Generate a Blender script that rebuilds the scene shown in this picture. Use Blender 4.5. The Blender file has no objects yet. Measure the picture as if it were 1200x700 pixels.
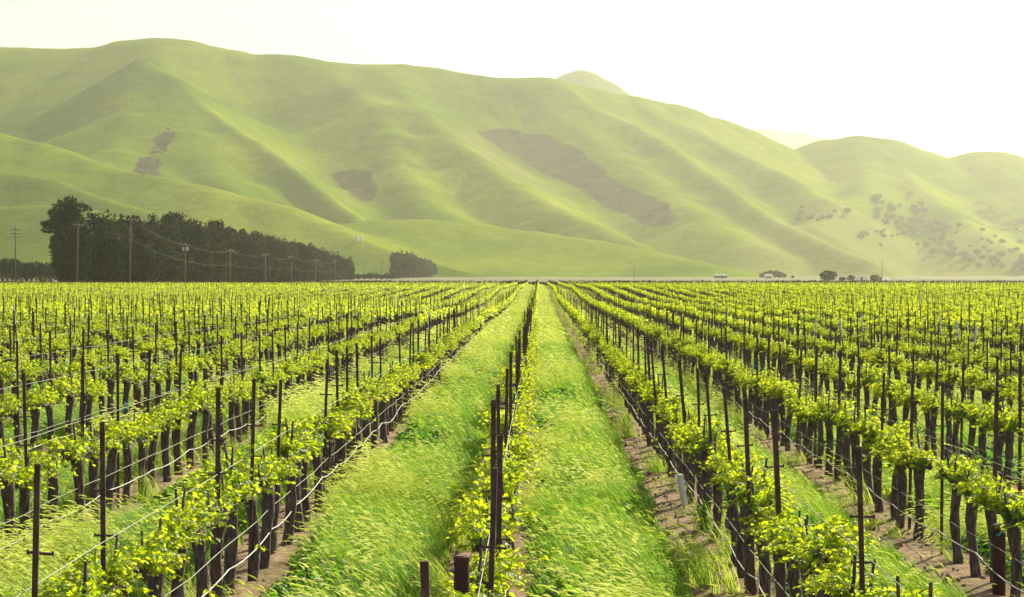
import bpy, bmesh, math, random
import numpy as np
from mathutils import Vector, Matrix, Euler

random.seed(7); RNG = np.random.default_rng(7)
SC = bpy.context.scene
COL = SC.collection
R = math.radians

# ------------------------------------------------------------------ camera
F = 2333.0            # focal length in pixels of a 1200 px wide picture
CAM_H = 3.0
HORIZON = 325.5; VPX = 632.0
cam_d = bpy.data.cameras.new('camera')
cam_d.sensor_width = 36.0; cam_d.lens = 36.0 * F / 1200.0
cam_d.clip_start = 0.1; cam_d.clip_end = 20000
cam = bpy.data.objects.new('camera', cam_d); COL.objects.link(cam)
PITCH = math.atan((350 - HORIZON) / F); YAW = math.atan((VPX - 600) / F)
cam.location = (0, 0, CAM_H)
cam.rotation_euler = (math.pi / 2 - PITCH, 0, YAW)
SC.camera = cam
CAMROT = Euler((math.pi / 2 - PITCH, 0, YAW)).to_matrix()
CAMINV = CAMROT.transposed()

def ray(px, py):
    d = CAMROT @ Vector(((px - 600) / F, (350 - py) / F, -1.0))
    return d
def at(px, py, Y):
    d = ray(px, py); return Vector((0, 0, CAM_H)) + d * (Y / d.y)
def proj(p):
    c = CAMINV @ (Vector(p) - Vector((0, 0, CAM_H)))
    if c.z >= -0.05: return None
    return 600 + F * c.x / -c.z, 350 - F * c.y / -c.z

# ------------------------------------------------------------------ sky, sun, exposure
SUN_EL, SUN_AZ = R(33), R(34)          # azimuth clockwise from +Y (view direction)
w = bpy.data.worlds.new('World'); SC.world = w; w.use_nodes = True
wn = w.node_tree; wn.nodes.clear()
sky = wn.nodes.new('ShaderNodeTexSky'); sky.sky_type = 'NISHITA'; sky.sun_disc = False
sky.sun_elevation = SUN_EL; sky.sun_rotation = SUN_AZ
sky.air_density = 1.0; sky.dust_density = 3.0; sky.ozone_density = 1.0
bg = wn.nodes.new('ShaderNodeBackground'); bg.inputs['Strength'].default_value = 0.08
# thin bright high cloud over most of the sky
tc = wn.nodes.new('ShaderNodeTexCoord')
mp = wn.nodes.new('ShaderNodeMapping'); mp.inputs['Scale'].default_value = (1.2, 1.2, 5.0)
nz = wn.nodes.new('ShaderNodeTexNoise'); nz.inputs['Scale'].default_value = 2.2; nz.inputs['Detail'].default_value = 5
rp = wn.nodes.new('ShaderNodeValToRGB'); rp.color_ramp.elements[0].position = 0.30; rp.color_ramp.elements[1].position = 0.62
rp.color_ramp.elements[0].color = (0.55, 0.55, 0.55, 1); rp.color_ramp.elements[1].color = (0.92, 0.92, 0.92, 1)
mx = wn.nodes.new('ShaderNodeMixRGB'); mx.inputs['Color2'].default_value = (4.75, 5.05, 5.2, 1)
ow = wn.nodes.new('ShaderNodeOutputWorld')
L = wn.links.new
L(tc.outputs['Generated'], mp.inputs['Vector']); L(mp.outputs[0], nz.inputs['Vector']); L(nz.outputs['Fac'], rp.inputs[0])
vm = wn.nodes.new('ShaderNodeVectorMath'); vm.operation = 'DOT_PRODUCT'
gv = Vector((0.55, 0.83, 0.06)).normalized(); vm.inputs[1].default_value = gv
gr = wn.nodes.new('ShaderNodeMapRange'); gr.inputs['From Min'].default_value = 0.15; gr.inputs['From Max'].default_value = 0.98
gr.inputs['To Min'].default_value = 0.12; gr.inputs['To Max'].default_value = 1.0; gr.interpolation_type = 'SMOOTHSTEP'
mm = wn.nodes.new('ShaderNodeMath'); mm.operation = 'MULTIPLY'
L(tc.outputs['Generated'], vm.inputs[0]); L(vm.outputs['Value'], gr.inputs['Value']); L(gr.outputs[0], mm.inputs[0]); L(rp.outputs[0], mm.inputs[1])
L(mm.outputs[0], mx.inputs['Fac']); L(sky.outputs[0], mx.inputs['Color1']); L(mx.outputs[0], bg.inputs['Color']); L(bg.outputs[0], ow.inputs[0])

sd = bpy.data.lights.new('sun', 'SUN'); sd.energy = 5.0; sd.angle = R(0.6); sd.color = (1.0, 0.93, 0.78)
sun = bpy.data.objects.new('sun', sd); COL.objects.link(sun)
sv = Vector((math.sin(SUN_AZ) * math.cos(SUN_EL), math.cos(SUN_AZ) * math.cos(SUN_EL), math.sin(SUN_EL)))
sun.rotation_euler = sv.to_track_quat('Z', 'Y').to_euler(); sun.location = (60, 40, 80)

SC.view_settings.view_transform = 'Standard'; SC.view_settings.look = 'None'
SC.view_settings.gamma = 1.0; SC.view_settings.use_curve_mapping = False
SC.view_settings.exposure = 1.0
SC.render.engine = 'CYCLES'
SC.cycles.max_bounces = 8; SC.cycles.transparent_max_bounces = 8; SC.cycles.transmission_bounces = 4
SC.cycles.diffuse_bounces = 3; SC.cycles.volume_bounces = 1; SC.cycles.glossy_bounces = 2
SC.cycles.use_denoising = True
SC.cycles.sample_clamp_indirect = 6.0
HAZE_DENSITY = 0.00009

# ------------------------------------------------------------------ helpers
ORD1 = ['zeroth', 'first', 'second', 'third', 'fourth', 'fifth', 'sixth', 'seventh', 'eighth', 'ninth', 'tenth', 'eleventh', 'twelfth',
        'thirteenth', 'fourteenth', 'fifteenth', 'sixteenth', 'seventeenth', 'eighteenth', 'nineteenth']
TENS = {2: ('twenty', 'twentieth'), 3: ('thirty', 'thirtieth'), 4: ('forty', 'fortieth'), 5: ('fifty', 'fiftieth'), 6: ('sixty', 'sixtieth'), 7: ('seventy', 'seventieth')}
def ordn(n):
    if n < 20: return ORD1[n]
    t, u = divmod(n, 10)
    return TENS[t][1] if u == 0 else TENS[t][0] + '-' + ORD1[u]

def tag(o, label=None, cat=None, group=None, kind=None):
    if label: o['label'] = label
    if cat: o['category'] = cat
    if group: o['group'] = group
    if kind: o['kind'] = kind
    return o
def thing(name, label, cat, loc=(0, 0, 0), rz=0.0, group=None):
    o = bpy.data.objects.new(name, None); COL.objects.link(o)
    o.empty_display_size = 0.2
    o.location = loc; o.rotation_euler = (0, 0, rz)
    return tag(o, label, cat, group)
def link(name, me, parent=None):
    o = bpy.data.objects.new(name, me); COL.objects.link(o)
    if parent is not None: o.parent = parent
    return o

class MB:
    """collects raw geometry; build() returns one mesh"""
    def __init__(s): s.v = []; s.f = []; s.t = []; s.n = 0; s.smooth = False
    def add(s, verts, faces, tint=0.5):
        k = s.n; s.v.extend(verts); s.f.extend([tuple(i + k for i in f) for f in faces])
        s.t.extend([tint] * len(verts)); s.n += len(verts)
    def tube(s, pts, rads, sides=8, tint=0.5, cap=True, jit=0.0, rnd=None):
        pts = [Vector(p) for p in pts]; vs = []; fs = []
        n = len(pts)
        if not hasattr(rads, '__len__'): rads = [rads] * n
        for i, p in enumerate(pts):
            d = (pts[min(i + 1, n - 1)] - pts[max(i - 1, 0)]).normalized()
            a = d.cross(Vector((0, 1, 0)))
            if a.length < 0.1: a = d.cross(Vector((1, 0, 0)))
            a.normalize(); b = d.cross(a)
            for k in range(sides):
                th = 2 * math.pi * k / sides
                r = rads[i] * (1 + (rnd.uniform(-jit, jit) if rnd else 0))
                vs.append(tuple(p + a * (r * math.cos(th)) + b * (r * math.sin(th))))
        for i in range(n - 1):
            for k in range(sides):
                k2 = (k + 1) % sides
                fs.append((i * sides + k, i * sides + k2, (i + 1) * sides + k2, (i + 1) * sides + k))
        if cap:
            fs.append(tuple(range(sides - 1, -1, -1))); fs.append(tuple((n - 1) * sides + k for k in range(sides)))
        s.add(vs, fs, tint)
    def box(s, c, size, tint=0.5, rz=0.0):
        cx, cy, cz = c; a, b, h = size[0] / 2, size[1] / 2, size[2] / 2
        cr, sr = math.cos(rz), math.sin(rz); vs = []
        for dz in (-h, h):
            for dx, dy in ((-a, -b), (a, -b), (a, b), (-a, b)):
                vs.append((cx + dx * cr - dy * sr, cy + dx * sr + dy * cr, cz + dz))
        s.add(vs, [(3, 2, 1, 0), (4, 5, 6, 7), (0, 1, 5, 4), (1, 2, 6, 5), (2, 3, 7, 6), (3, 0, 4, 7)], tint)
    def mesh(s, name, mat, smooth=False):
        me = bpy.data.meshes.new(name); me.from_pydata([tuple(v) for v in s.v], [], s.f)
        mats = mat if isinstance(mat, (list, tuple)) else [mat]
        for m in mats: me.materials.append(m)
        a = me.attributes.new('tint', 'FLOAT', 'POINT'); a.data.foreach_set('value', np.array(s.t, dtype=np.float32))
        if smooth: me.polygons.foreach_set('use_smooth', [True] * len(me.polygons))
        me.update(); return me

def np_mesh(name, V, Fq, mat, attrs=None, smooth=True):
    """mesh from numpy arrays (quads or tris)"""
    me = bpy.data.meshes.new(name)
    nv, nf, k = len(V), len(Fq), Fq.shape[1]
    me.vertices.add(nv); me.vertices.foreach_set('co', np.ascontiguousarray(V, dtype=np.float32).ravel())
    me.loops.add(nf * k); me.loops.foreach_set('vertex_index', np.ascontiguousarray(Fq, dtype=np.int32).ravel())
    me.polygons.add(nf); me.polygons.foreach_set('loop_start', np.arange(0, nf * k, k, dtype=np.int32))
    me.polygons.foreach_set('use_smooth', np.full(nf, smooth))
    for nm, arr in (attrs or {}).items():
        a = me.attributes.new(nm, 'FLOAT', 'POINT'); a.data.foreach_set('value', np.ascontiguousarray(arr, dtype=np.float32))
    if mat: me.materials.append(mat)
    me.update(calc_edges=True); me.validate(); return me

def vnoise(x, y, seed=0):
    x = np.asarray(x, float); y = np.asarray(y, float)
    xi = np.floor(x).astype(np.int64); yi = np.floor(y).astype(np.int64)
    fx = x - xi; fy = y - yi; fx = fx * fx * fx * (fx * (fx * 6 - 15) + 10); fy = fy * fy * fy * (fy * (fy * 6 - 15) + 10)
    def h(a, b):
        n = (a * 374761393 + b * 668265263 + seed * 1442695041) & 0x7fffffff
        n = ((n ^ (n >> 13)) * 1274126177) & 0x7fffffff
        n = n ^ (n >> 16)
        return (n & 0xffff) / 65535.0 * 2 - 1
    a = h(xi, yi); b = h(xi + 1, yi); c = h(xi, yi + 1); d = h(xi + 1, yi + 1)
    return (a * (1 - fx) + b * fx) * (1 - fy) + (c * (1 - fx) + d * fx) * fy
def fbm(x, y, seed=0, oct=4):
    s = 0; a = 1; t = 0
    for i in range(oct):
        s = s + a * vnoise(x * 2 ** i, y * 2 ** i, seed + i * 17); t += a; a *= 0.5
    return s / t
def sstep(a, b, x):
    t = np.clip((np.asarray(x, float) - a) / (b - a), 0, 1); return t * t * (3 - 2 * t)

# ------------------------------------------------------------------ materials
def new_mat(name):
    m = bpy.data.materials.new(name); m.use_nodes = True; nt = m.node_tree; nt.nodes.clear()
    out = nt.nodes.new('ShaderNodeOutputMaterial'); return m, nt, out
def N(nt, typ, **kw):
    n = nt.nodes.new(typ)
    for k, v in kw.items(): setattr(n, k, v)
    return n
def ramp(nt, src, stops):
    r = N(nt, 'ShaderNodeValToRGB'); e = r.color_ramp.elements
    while len(e) < len(stops): e.new(0.5)
    for i, (p, c) in enumerate(stops): e[i].position = p; e[i].color = (*c, 1)
    nt.links.new(src, r.inputs[0]); return r.outputs[0]
def mixc(nt, fac, a, b, mode='MIX'):
    n = N(nt, 'ShaderNodeMixRGB', blend_type=mode)
    for sock, v in (('Fac', fac), ('Color1', a), ('Color2', b)):
        if isinstance(v, (int, float)): n.inputs[sock].default_value = v
        elif isinstance(v, tuple): n.inputs[sock].default_value = (*v, 1)
        else: nt.links.new(v, n.inputs[sock])
    return n.outputs[0]
def math_(nt, op, a, b=None, clamp=False):
    n = N(nt, 'ShaderNodeMath', operation=op); n.use_clamp = clamp
    for i, v in enumerate((a, b)):
        if v is None: continue
        if isinstance(v, (int, float)): n.inputs[i].default_value = v
        else: nt.links.new(v, n.inputs[i])
    return n.outputs[0]
def noise(nt, scale, detail=3, coord='Object', stretch=None, rough=0.55):
    t = N(nt, 'ShaderNodeTexCoord'); src = t.outputs[coord]
    if stretch:
        m = N(nt, 'ShaderNodeMapping'); m.inputs['Scale'].default_value = stretch; nt.links.new(src, m.inputs['Vector']); src = m.outputs[0]
    n = N(nt, 'ShaderNodeTexNoise'); n.inputs['Scale'].default_value = scale; n.inputs['Detail'].default_value = detail; n.inputs['Roughness'].default_value = rough
    nt.links.new(src, n.inputs['Vector']); return n.outputs['Fac']
def bump(nt, h, strength=0.5, dist=0.02):
    b = N(nt, 'ShaderNodeBump'); b.inputs['Strength'].default_value = strength; b.inputs['Distance'].default_value = dist
    nt.links.new(h, b.inputs['Height']); return b.outputs[0]

def solid(name, stops, scale=6, rough=0.8, metal=0.0, stretch=None, bmp=0.3, bd=0.01, detail=4):
    m, nt, out = new_mat(name)
    n = noise(nt, scale, detail, stretch=stretch)
    c = ramp(nt, n, stops)
    p = N(nt, 'ShaderNodeBsdfPrincipled'); p.inputs['Roughness'].default_value = rough; p.inputs['Metallic'].default_value = metal
    p.inputs['Specular IOR Level'].default_value = 0.3
    nt.links.new(c, p.inputs['Base Color'])
    if bmp: nt.links.new(bump(nt, n, bmp, bd), p.inputs['Normal'])
    nt.links.new(p.outputs[0], out.inputs[0]); return m

def leafy(name, stops, trans_col, tfac=0.5, gloss=0.06, grough=0.4):
    """thin leaves: diffuse + light passing through + a little sheen; colour from a per-leaf tint and a per-plant random"""
    m, nt, out = new_mat(name)
    at_ = N(nt, 'ShaderNodeAttribute', attribute_name='tint')
    oi = N(nt, 'ShaderNodeObjectInfo')
    v = math_(nt, 'MULTIPLY_ADD', oi.outputs['Random'], 0.3); nt.nodes[-1].inputs[2].default_value = -0.15
    v = math_(nt, 'ADD', at_.outputs['Fac'], v, True)
    c = ramp(nt, v, stops)
    tcn = ramp(nt, v, trans_col)
    d = N(nt, 'ShaderNodeBsdfDiffuse'); nt.links.new(c, d.inputs['Color'])
    t = N(nt, 'ShaderNodeBsdfTranslucent'); nt.links.new(tcn, t.inputs['Color'])
    mx = N(nt, 'ShaderNodeMixShader'); mx.inputs[0].default_value = tfac
    nt.links.new(d.outputs[0], mx.inputs[1]); nt.links.new(t.outputs[0], mx.inputs[2])
    g = N(nt, 'ShaderNodeBsdfGlossy'); g.inputs['Roughness'].default_value = grough; g.inputs['Color'].default_value = (1, 1, 1, 1)
    m2 = N(nt, 'ShaderNodeMixShader'); m2.inputs[0].default_value = gloss
    nt.links.new(mx.outputs[0], m2.inputs[1]); nt.links.new(g.outputs[0], m2.inputs[2])
    nt.links.new(m2.outputs[0], out.inputs[0]); return m

ROW_X0, ROW_S = -0.36, 2.40

M = {}
M['vine_leaf'] = leafy('vine_leaf', [(0.0, (0.035, 0.085, 0.008)), (0.5, (0.10, 0.165, 0.010)), (1.0, (0.20, 0.25, 0.018))],
                       [(0.0, (0.22, 0.36, 0.005)), (0.5, (0.54, 0.68, 0.006)), (1.0, (0.76, 0.80, 0.014))], 0.60, 0.03)
M['grass'] = leafy('grass_blade', [(0.0, (0.035, 0.10, 0.010)), (0.35, (0.105, 0.18, 0.016)), (0.6, (0.23, 0.29, 0.035)), (1.0, (0.45, 0.47, 0.14))],
                   [(0.0, (0.09, 0.30, 0.012)), (0.35, (0.29, 0.48, 0.018)), (0.6, (0.54, 0.66, 0.05)), (1.0, (0.76, 0.80, 0.22))], 0.55, 0.025, 0.5)
M['bark'] = solid('vine_bark', [(0.3, (0.055, 0.038, 0.034)), (0.52, (0.14, 0.098, 0.084)), (0.72, (0.27, 0.20, 0.165))], 14, 0.95, 0, (3, 3, 0.6), 0.9, 0.02)
M['stake'] = solid('rusty_steel', [(0.3, (0.075, 0.042, 0.036)), (0.55, (0.15, 0.078, 0.062)), (0.75, (0.25, 0.125, 0.08))], 9, 0.75, 0.2, None, 0.2, 0.003)
M['rust_red'] = solid('red_rust', [(0.3, (0.06, 0.024, 0.022)), (0.6, (0.12, 0.042, 0.036)), (0.8, (0.19, 0.07, 0.05))], 11, 0.8, 0.1, None, 0.3, 0.003)
M['white_paint'] = solid('white_paint', [(0.3, (0.72, 0.70, 0.64)), (0.7, (0.82, 0.81, 0.77))], 5, 0.6, 0, None, 0.1, 0.002)
M['hose'] = solid('pale_hose', [(0.3, (0.40, 0.37, 0.31)), (0.7, (0.62, 0.59, 0.52))], 3, 0.5, 0, None, 0.0)
M['wire'] = solid('galvanised_wire', [(0.3, (0.20, 0.20, 0.13)), (0.7, (0.36, 0.36, 0.26))], 3, 0.6, 0.2, None, 0.0)
M['teal'] = solid('teal_tape', [(0.3, (0.02, 0.38, 0.33)), (0.7, (0.04, 0.55, 0.48))], 5, 0.5, 0, None, 0.0)
M['pole_wood'] = solid('weathered_pole', [(0.3, (0.10, 0.062, 0.038)), (0.7, (0.22, 0.14, 0.085))], 4, 0.9, 0, (2, 2, 0.2), 0.4, 0.02)
M['pole_grey'] = solid('grey_pole', [(0.3, (0.11, 0.10, 0.085)), (0.7, (0.19, 0.17, 0.14))], 4, 0.9, 0, (2, 2, 0.2), 0.4, 0.02)
M['insulator'] = solid('pale_porcelain', [(0.3, (0.62, 0.64, 0.60)), (0.7, (0.75, 0.76, 0.72))], 4, 0.3, 0, None, 0.0)
M['power_wire'] = solid('aluminium_cable', [(0.3, (0.10, 0.11, 0.07)), (0.7, (0.16, 0.17, 0.11))], 3, 0.5, 0.3, None, 0.0)
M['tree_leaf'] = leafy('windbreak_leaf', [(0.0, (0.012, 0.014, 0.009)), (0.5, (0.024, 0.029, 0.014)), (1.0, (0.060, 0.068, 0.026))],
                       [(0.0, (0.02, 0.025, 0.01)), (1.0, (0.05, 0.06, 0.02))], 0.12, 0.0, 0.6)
M['oak_leaf'] = leafy('oak_leaf', [(0.0, (0.09, 0.095, 0.06)), (0.5, (0.13, 0.14, 0.08)), (1.0, (0.18, 0.20, 0.09))],  # lightened grey green: the fading of hillside haze is put into the leaf colour
                      [(0.0, (0.03, 0.05, 0.01)), (1.0, (0.12, 0.15, 0.03))], 0.25, 0.03, 0.5)
M['trunk'] = solid('tree_bark', [(0.3, (0.05, 0.038, 0.03)), (0.7, (0.12, 0.09, 0.07))], 5, 0.95, 0, (2, 2, 0.4), 0.7, 0.05)
M['wall_white'] = solid('limewashed_wall', [(0.3, (0.66, 0.63, 0.57)), (0.7, (0.78, 0.75, 0.70))], 2, 0.8, 0, None, 0.1)
M['roof'] = solid('weathered_roof', [(0.3, (0.20, 0.17, 0.14)), (0.7, (0.30, 0.26, 0.21))], 3, 0.8, 0, (1, 6, 1), 0.2)
M['roof_red'] = solid('faded_red_roof', [(0.3, (0.36, 0.20, 0.15)), (0.7, (0.46, 0.28, 0.21))], 3, 0.8, 0, (1, 6, 1), 0.2)
M['dark_open'] = solid('dark_glass', [(0.3, (0.03, 0.03, 0.03)), (0.7, (0.05, 0.05, 0.05))], 3, 0.4, 0, None, 0.0)
M['soil_clod'] = solid('dry_clod', [(0.3, (0.17, 0.115, 0.070)), (0.7, (0.34, 0.25, 0.16))], 6, 0.95, 0, None, 0.6, 0.02)

def ground_material():
    m, nt, out = new_mat('vineyard_soil')
    tcn = N(nt, 'ShaderNodeTexCoord'); sep = N(nt, 'ShaderNodeSeparateXYZ'); nt.links.new(tcn.outputs['Object'], sep.inputs[0])
    X, Y = sep.outputs[0], sep.outputs[1]
    wob = math_(nt, 'MULTIPLY', math_(nt, 'SUBTRACT', noise(nt, 1.1, 3), 0.5), 0.55)
    u = math_(nt, 'ADD', math_(nt, 'ADD', X, -ROW_X0), wob)
    fr = math_(nt, 'FRACT', math_(nt, 'DIVIDE', u, ROW_S))
    dist = math_(nt, 'ABSOLUTE', math_(nt, 'SUBTRACT', fr, 0.44))       # 0 in the middle of the grass strip
    mr = N(nt, 'ShaderNodeMapRange'); mr.inputs['From Min'].default_value = 0.30; mr.inputs['From Max'].default_value = 0.22
    nt.links.new(dist, mr.inputs['Value']); strip = mr.outputs[0]
    soil = ramp(nt, noise(nt, 7, 8, rough=0.7), [(0.28, (0.12, 0.072, 0.042)), (0.46, (0.29, 0.185, 0.105)), (0.60, (0.42, 0.285, 0.165)), (0.8, (0.54, 0.40, 0.25))])
    spk = noise(nt, 42, 2); litter = ramp(nt, spk, [(0.60, (0, 0, 0)), (0.68, (1, 1, 1))])
    soil = mixc(nt, math_(nt, 'MULTIPLY', litter, 0.55), soil, (0.42, 0.33, 0.20))
    patch = ramp(nt, noise(nt, 0.9, 4), [(0.42, (0, 0, 0)), (0.62, (1, 1, 1))])
    soil = mixc(nt, math_(nt, 'MULTIPLY', patch, 0.5), soil, (0.10, 0.12, 0.03))
    turf = ramp(nt, noise(nt, 3.0, 6), [(0.3, (0.045, 0.075, 0.015)), (0.6, (0.10, 0.15, 0.025)), (0.8, (0.17, 0.20, 0.05))])
    field = mixc(nt, strip, soil, turf)
    # beyond the vineyard: dry pale plain with tracks and cropped fields
    plain = ramp(nt, noise(nt, 0.006, 4, stretch=(1, 0.25, 1)), [(0.35, (0.15, 0.15, 0.06)), (0.5, (0.19, 0.17, 0.09)), (0.62, (0.12, 0.15, 0.035)), (0.8, (0.17, 0.165, 0.07))])
    mr2 = N(nt, 'ShaderNodeMapRange'); mr2.inputs['From Min'].default_value = 463; mr2.inputs['From Max'].default_value = 475
    nt.links.new(Y, mr2.inputs['Value'])
    col = mixc(nt, mr2.outputs[0], field, plain)
    p = N(nt, 'ShaderNodeBsdfPrincipled'); p.inputs['Roughness'].default_value = 1.0; p.inputs['Specular IOR Level'].default_value = 0.1
    nt.links.new(col, p.inputs['Base Color'])
    nt.links.new(bump(nt, noise(nt, 9, 8, rough=0.7), 1.0, 0.07), p.inputs['Normal'])
    nt.links.new(p.outputs[0], out.inputs[0]); return m
M['ground'] = ground_material()

def hill_material():
    m, nt, out = new_mat('hill_grass')
    a = N(nt, 'ShaderNodeAttribute', attribute_name='scrub')
    b = N(nt, 'ShaderNodeAttribute', attribute_name='dry')
    n1 = noise(nt, 0.0045, 6); n2 = noise(nt, 0.05, 5, rough=0.65); n3 = noise(nt, 0.03, 6, stretch=(0.5, 0.5, 3.0), rough=0.65)
    g = ramp(nt, n1, [(0.30, (0.056, 0.104, 0.003)), (0.5, (0.132, 0.186, 0.004)), (0.7, (0.235, 0.270, 0.008))])
    g = mixc(nt, math_(nt, 'MULTIPLY', ramp(nt, n2, [(0.35, (0, 0, 0)), (0.65, (1, 1, 1))]), 0.35), g, (0.058, 0.098, 0.003))
    g = mixc(nt, math_(nt, 'MULTIPLY', ramp(nt, n3, [(0.45, (0, 0, 0)), (0.7, (1, 1, 1))]), 0.13), g, (0.225, 0.235, 0.012))
    g = mixc(nt, math_(nt, 'MULTIPLY', b.outputs['Fac'], 0.75), g, (0.20, 0.20, 0.05))
    sc = ramp(nt, noise(nt, 0.035, 7, rough=0.75), [(0.35, (0.020, 0.016, 0.012)), (0.5, (0.044, 0.034, 0.024)), (0.66, (0.085, 0.075, 0.030))])
    edge = math_(nt, 'ADD', a.outputs['Fac'], math_(nt, 'MULTIPLY', math_(nt, 'SUBTRACT', noise(nt, 0.025, 6, rough=0.75), 0.5), 1.1))
    fac = ramp(nt, edge, [(0.30, (0, 0, 0)), (0.56, (0.95, 0.95, 0.95))])
    col = mixc(nt, fac, g, sc)
    p = N(nt, 'ShaderNodeBsdfPrincipled'); p.inputs['Roughness'].default_value = 1.0; p.inputs['Specular IOR Level'].default_value = 0.0
    nt.links.new(col, p.inputs['Base Color'])
    nt.links.new(bump(nt, n2, 0.8, 3.0), p.inputs['Normal'])
    nt.links.new(p.outputs[0], out.inputs[0]); return m
M['hill'] = hill_material()

# ------------------------------------------------------------------ ground
FIELD_END = 460.0
def gz(X, Y):
    X = np.asarray(X, float); Y = np.asarray(Y, float)
    tilt = -0.022 * np.clip(X, -12, 12) * (1 - sstep(50, 170, Y))
    rise = 0.62 * sstep(175, 275, Y) - 0.12 * sstep(90, 170, Y) * (1 - sstep(175, 260, Y))
    und = 0.05 * vnoise(X / 9.0, Y / 14.0, 3) * sstep(20, 60, Y)
    far = np.clip(Y - 520, 0, 1800) * 0.0020
    return tilt + rise + und + far
def gzf(x, y): return float(gz(x, y))

def graded(edges):
    out = []
    for a, b, s in edges: out.extend(np.arange(a, b, s))
    out.append(edges[-1][1]); return np.array(out)
xs = graded([(-4300, -400, 150), (-400, -130, 30), (-130, -20, 5), (-20, -8, 1), (-8, 8, 0.16), (8, 20, 1), (20, 130, 5), (130, 400, 30), (400, 4300, 150)])
ys = graded([(-40, 4, 4), (4, 45, 0.25), (45, 120, 1.0), (120, 480, 4), (480, 1000, 20), (1000, 10800, 150)])
GX, GY = np.meshgrid(xs, ys)
GZ = gz(GX, GY) + 0.045 * fbm(GX * 2.2, GY * 2.2, 5, 3) * (GY < 60) * (np.abs(GX) < 9)
fr = np.mod(GX - ROW_X0, ROW_S) / ROW_S
GZ += 0.05 * np.cos(fr * 2 * math.pi) * (1 - sstep(45, 110, GY)) * (np.abs(GX) < 9)
nx, ny = len(xs), len(ys)
I = np.arange(nx * ny).reshape(ny, nx)
Q = np.stack([I[:-1, :-1], I[:-1, 1:], I[1:, 1:], I[1:, :-1]], -1).reshape(-1, 4)
g = link('ground', np_mesh('ground', np.stack([GX, GY, GZ], -1).reshape(-1, 3), Q, M['ground']))
tag(g, kind='structure')

# ------------------------------------------------------------------ hills
def W(pts):          # (px, py, depth) -> world crest points
    return np.array([tuple(at(*p)) for p in pts])
def fillY(pts, y): return [(p[0], p[1], p[2] if len(p) > 2 else y) for p in pts]
RIDGES = [  # points, start slope, rounding, power, flute amplitude
 (fillY([(-300,95),(-150,72),(0,58),(60,60),(110,58),(150,50),(185,47),(215,50),(270,62),(300,68),(340,70),(385,77),(430,80),(470,79),(510,84),(560,93),(600,97),(640,97),(690,106),(735,115),(780,124),(830,141),(860,155),(900,175),(932,183),(950,178),(975,166),(1005,161),(1030,164),(1070,178),(1105,190),(1120,187),(1145,180),(1165,181),(1200,190),(1300,205),(1450,190)],3400), .58, 45, 1.45, 12),
 ([(187,80,3300),(178,98,3130),(165,97,2950)], .75, 14, 1.4, 4),
 ([(165,97,2950),(200,110,2900),(250,140,2800),(300,170,2700),(350,205,2580),(400,245,2450),(440,275,2330)], .80, 9, 1.3, 5),
 ([(165,97,2950),(120,113,2900),(70,140,2850),(20,162,2800),(-60,200,2700)], .80, 10, 1.3, 5),
 ([(165,97,2950),(150,140,2760),(135,180,2600),(130,212,2470),(150,240,2330)], .5, 30, 1.35, 4),
 ([(195,107,2900),(225,160,2720),(250,205,2550),(285,240,2400),(330,268,2230)], .5, 30, 1.35, 4),
 ([(-250,110,2550),(-80,140,2500),(0,160,2450),(50,172,2420),(100,190,2380),(150,205,2340),(200,215,2300),(260,228,2250),(330,246,2200),(380,265,2150),(420,285,2080),(470,303,2000),(530,320,1880)], .42, 14, 1.4, 3),
 ([(-250,160,2300),(-80,190,2250),(0,205,2200),(60,213,2170),(120,235,2120),(180,252,2060),(250,275,1980),(320,298,1900)], .55, 12, 1.4, 3),
 ([(-250,235,2020),(-80,245,2000),(0,247,1980),(50,243,1960),(100,248,1930),(160,262,1900),(230,288,1850)], .5, 14, 1.4, 2),
 ([(448,100,3320),(463,108,3240),(490,128,3100),(520,160,2960),(560,190,2820),(600,217,2690),(650,246,2560),(700,270,2430),(760,298,2300),(820,318,2150)], .58, 16, 1.35, 5),
 ([(380,98,3320),(410,112,3200),(440,127,3080),(455,160,2950),(470,200,2800),(500,240,2620),(540,262,2450)], .60, 25, 1.4, 5),
 ([(385,268,2330),(440,261,2330),(500,261,2320),(560,267,2300),(620,276,2260),(690,285,2200),(760,298,2100),(830,317,1950)], .28, 16, 1.4, 3),
 ([(655,120,3330),(690,134,3260),(740,150,3160),(790,178,3050),(830,207,2900),(870,237,2750),(910,263,2600),(960,287,2450),(1010,307,2300)], .70, 12, 1.4, 5),
 ([(748,138,3330),(780,155,3280),(830,170,3220),(880,190,3120),(930,212,3000),(960,235,2850)], .62, 14, 1.4, 5),
 ([(612,122,3330),(660,148,3220),(720,185,3020),(780,225,2820),(830,262,2620),(880,292,2420)], .46, 25, 1.4, 5),
 ([(1006,182,3330),(1018,200,3200),(1010,228,3000),(985,252,2850),(950,268,2700)], .62, 16, 1.4, 5),
 ([(1020,188,3320),(1050,205,3230),(1090,232,3050),(1125,257,2850),(1165,287,2600),(1210,307,2400)], .62, 14, 1.4, 5),
 ([(1158,198,3320),(1185,212,3260),(1230,245,3080),(1280,285,2800)], .46, 30, 1.4, 5),
]
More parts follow.
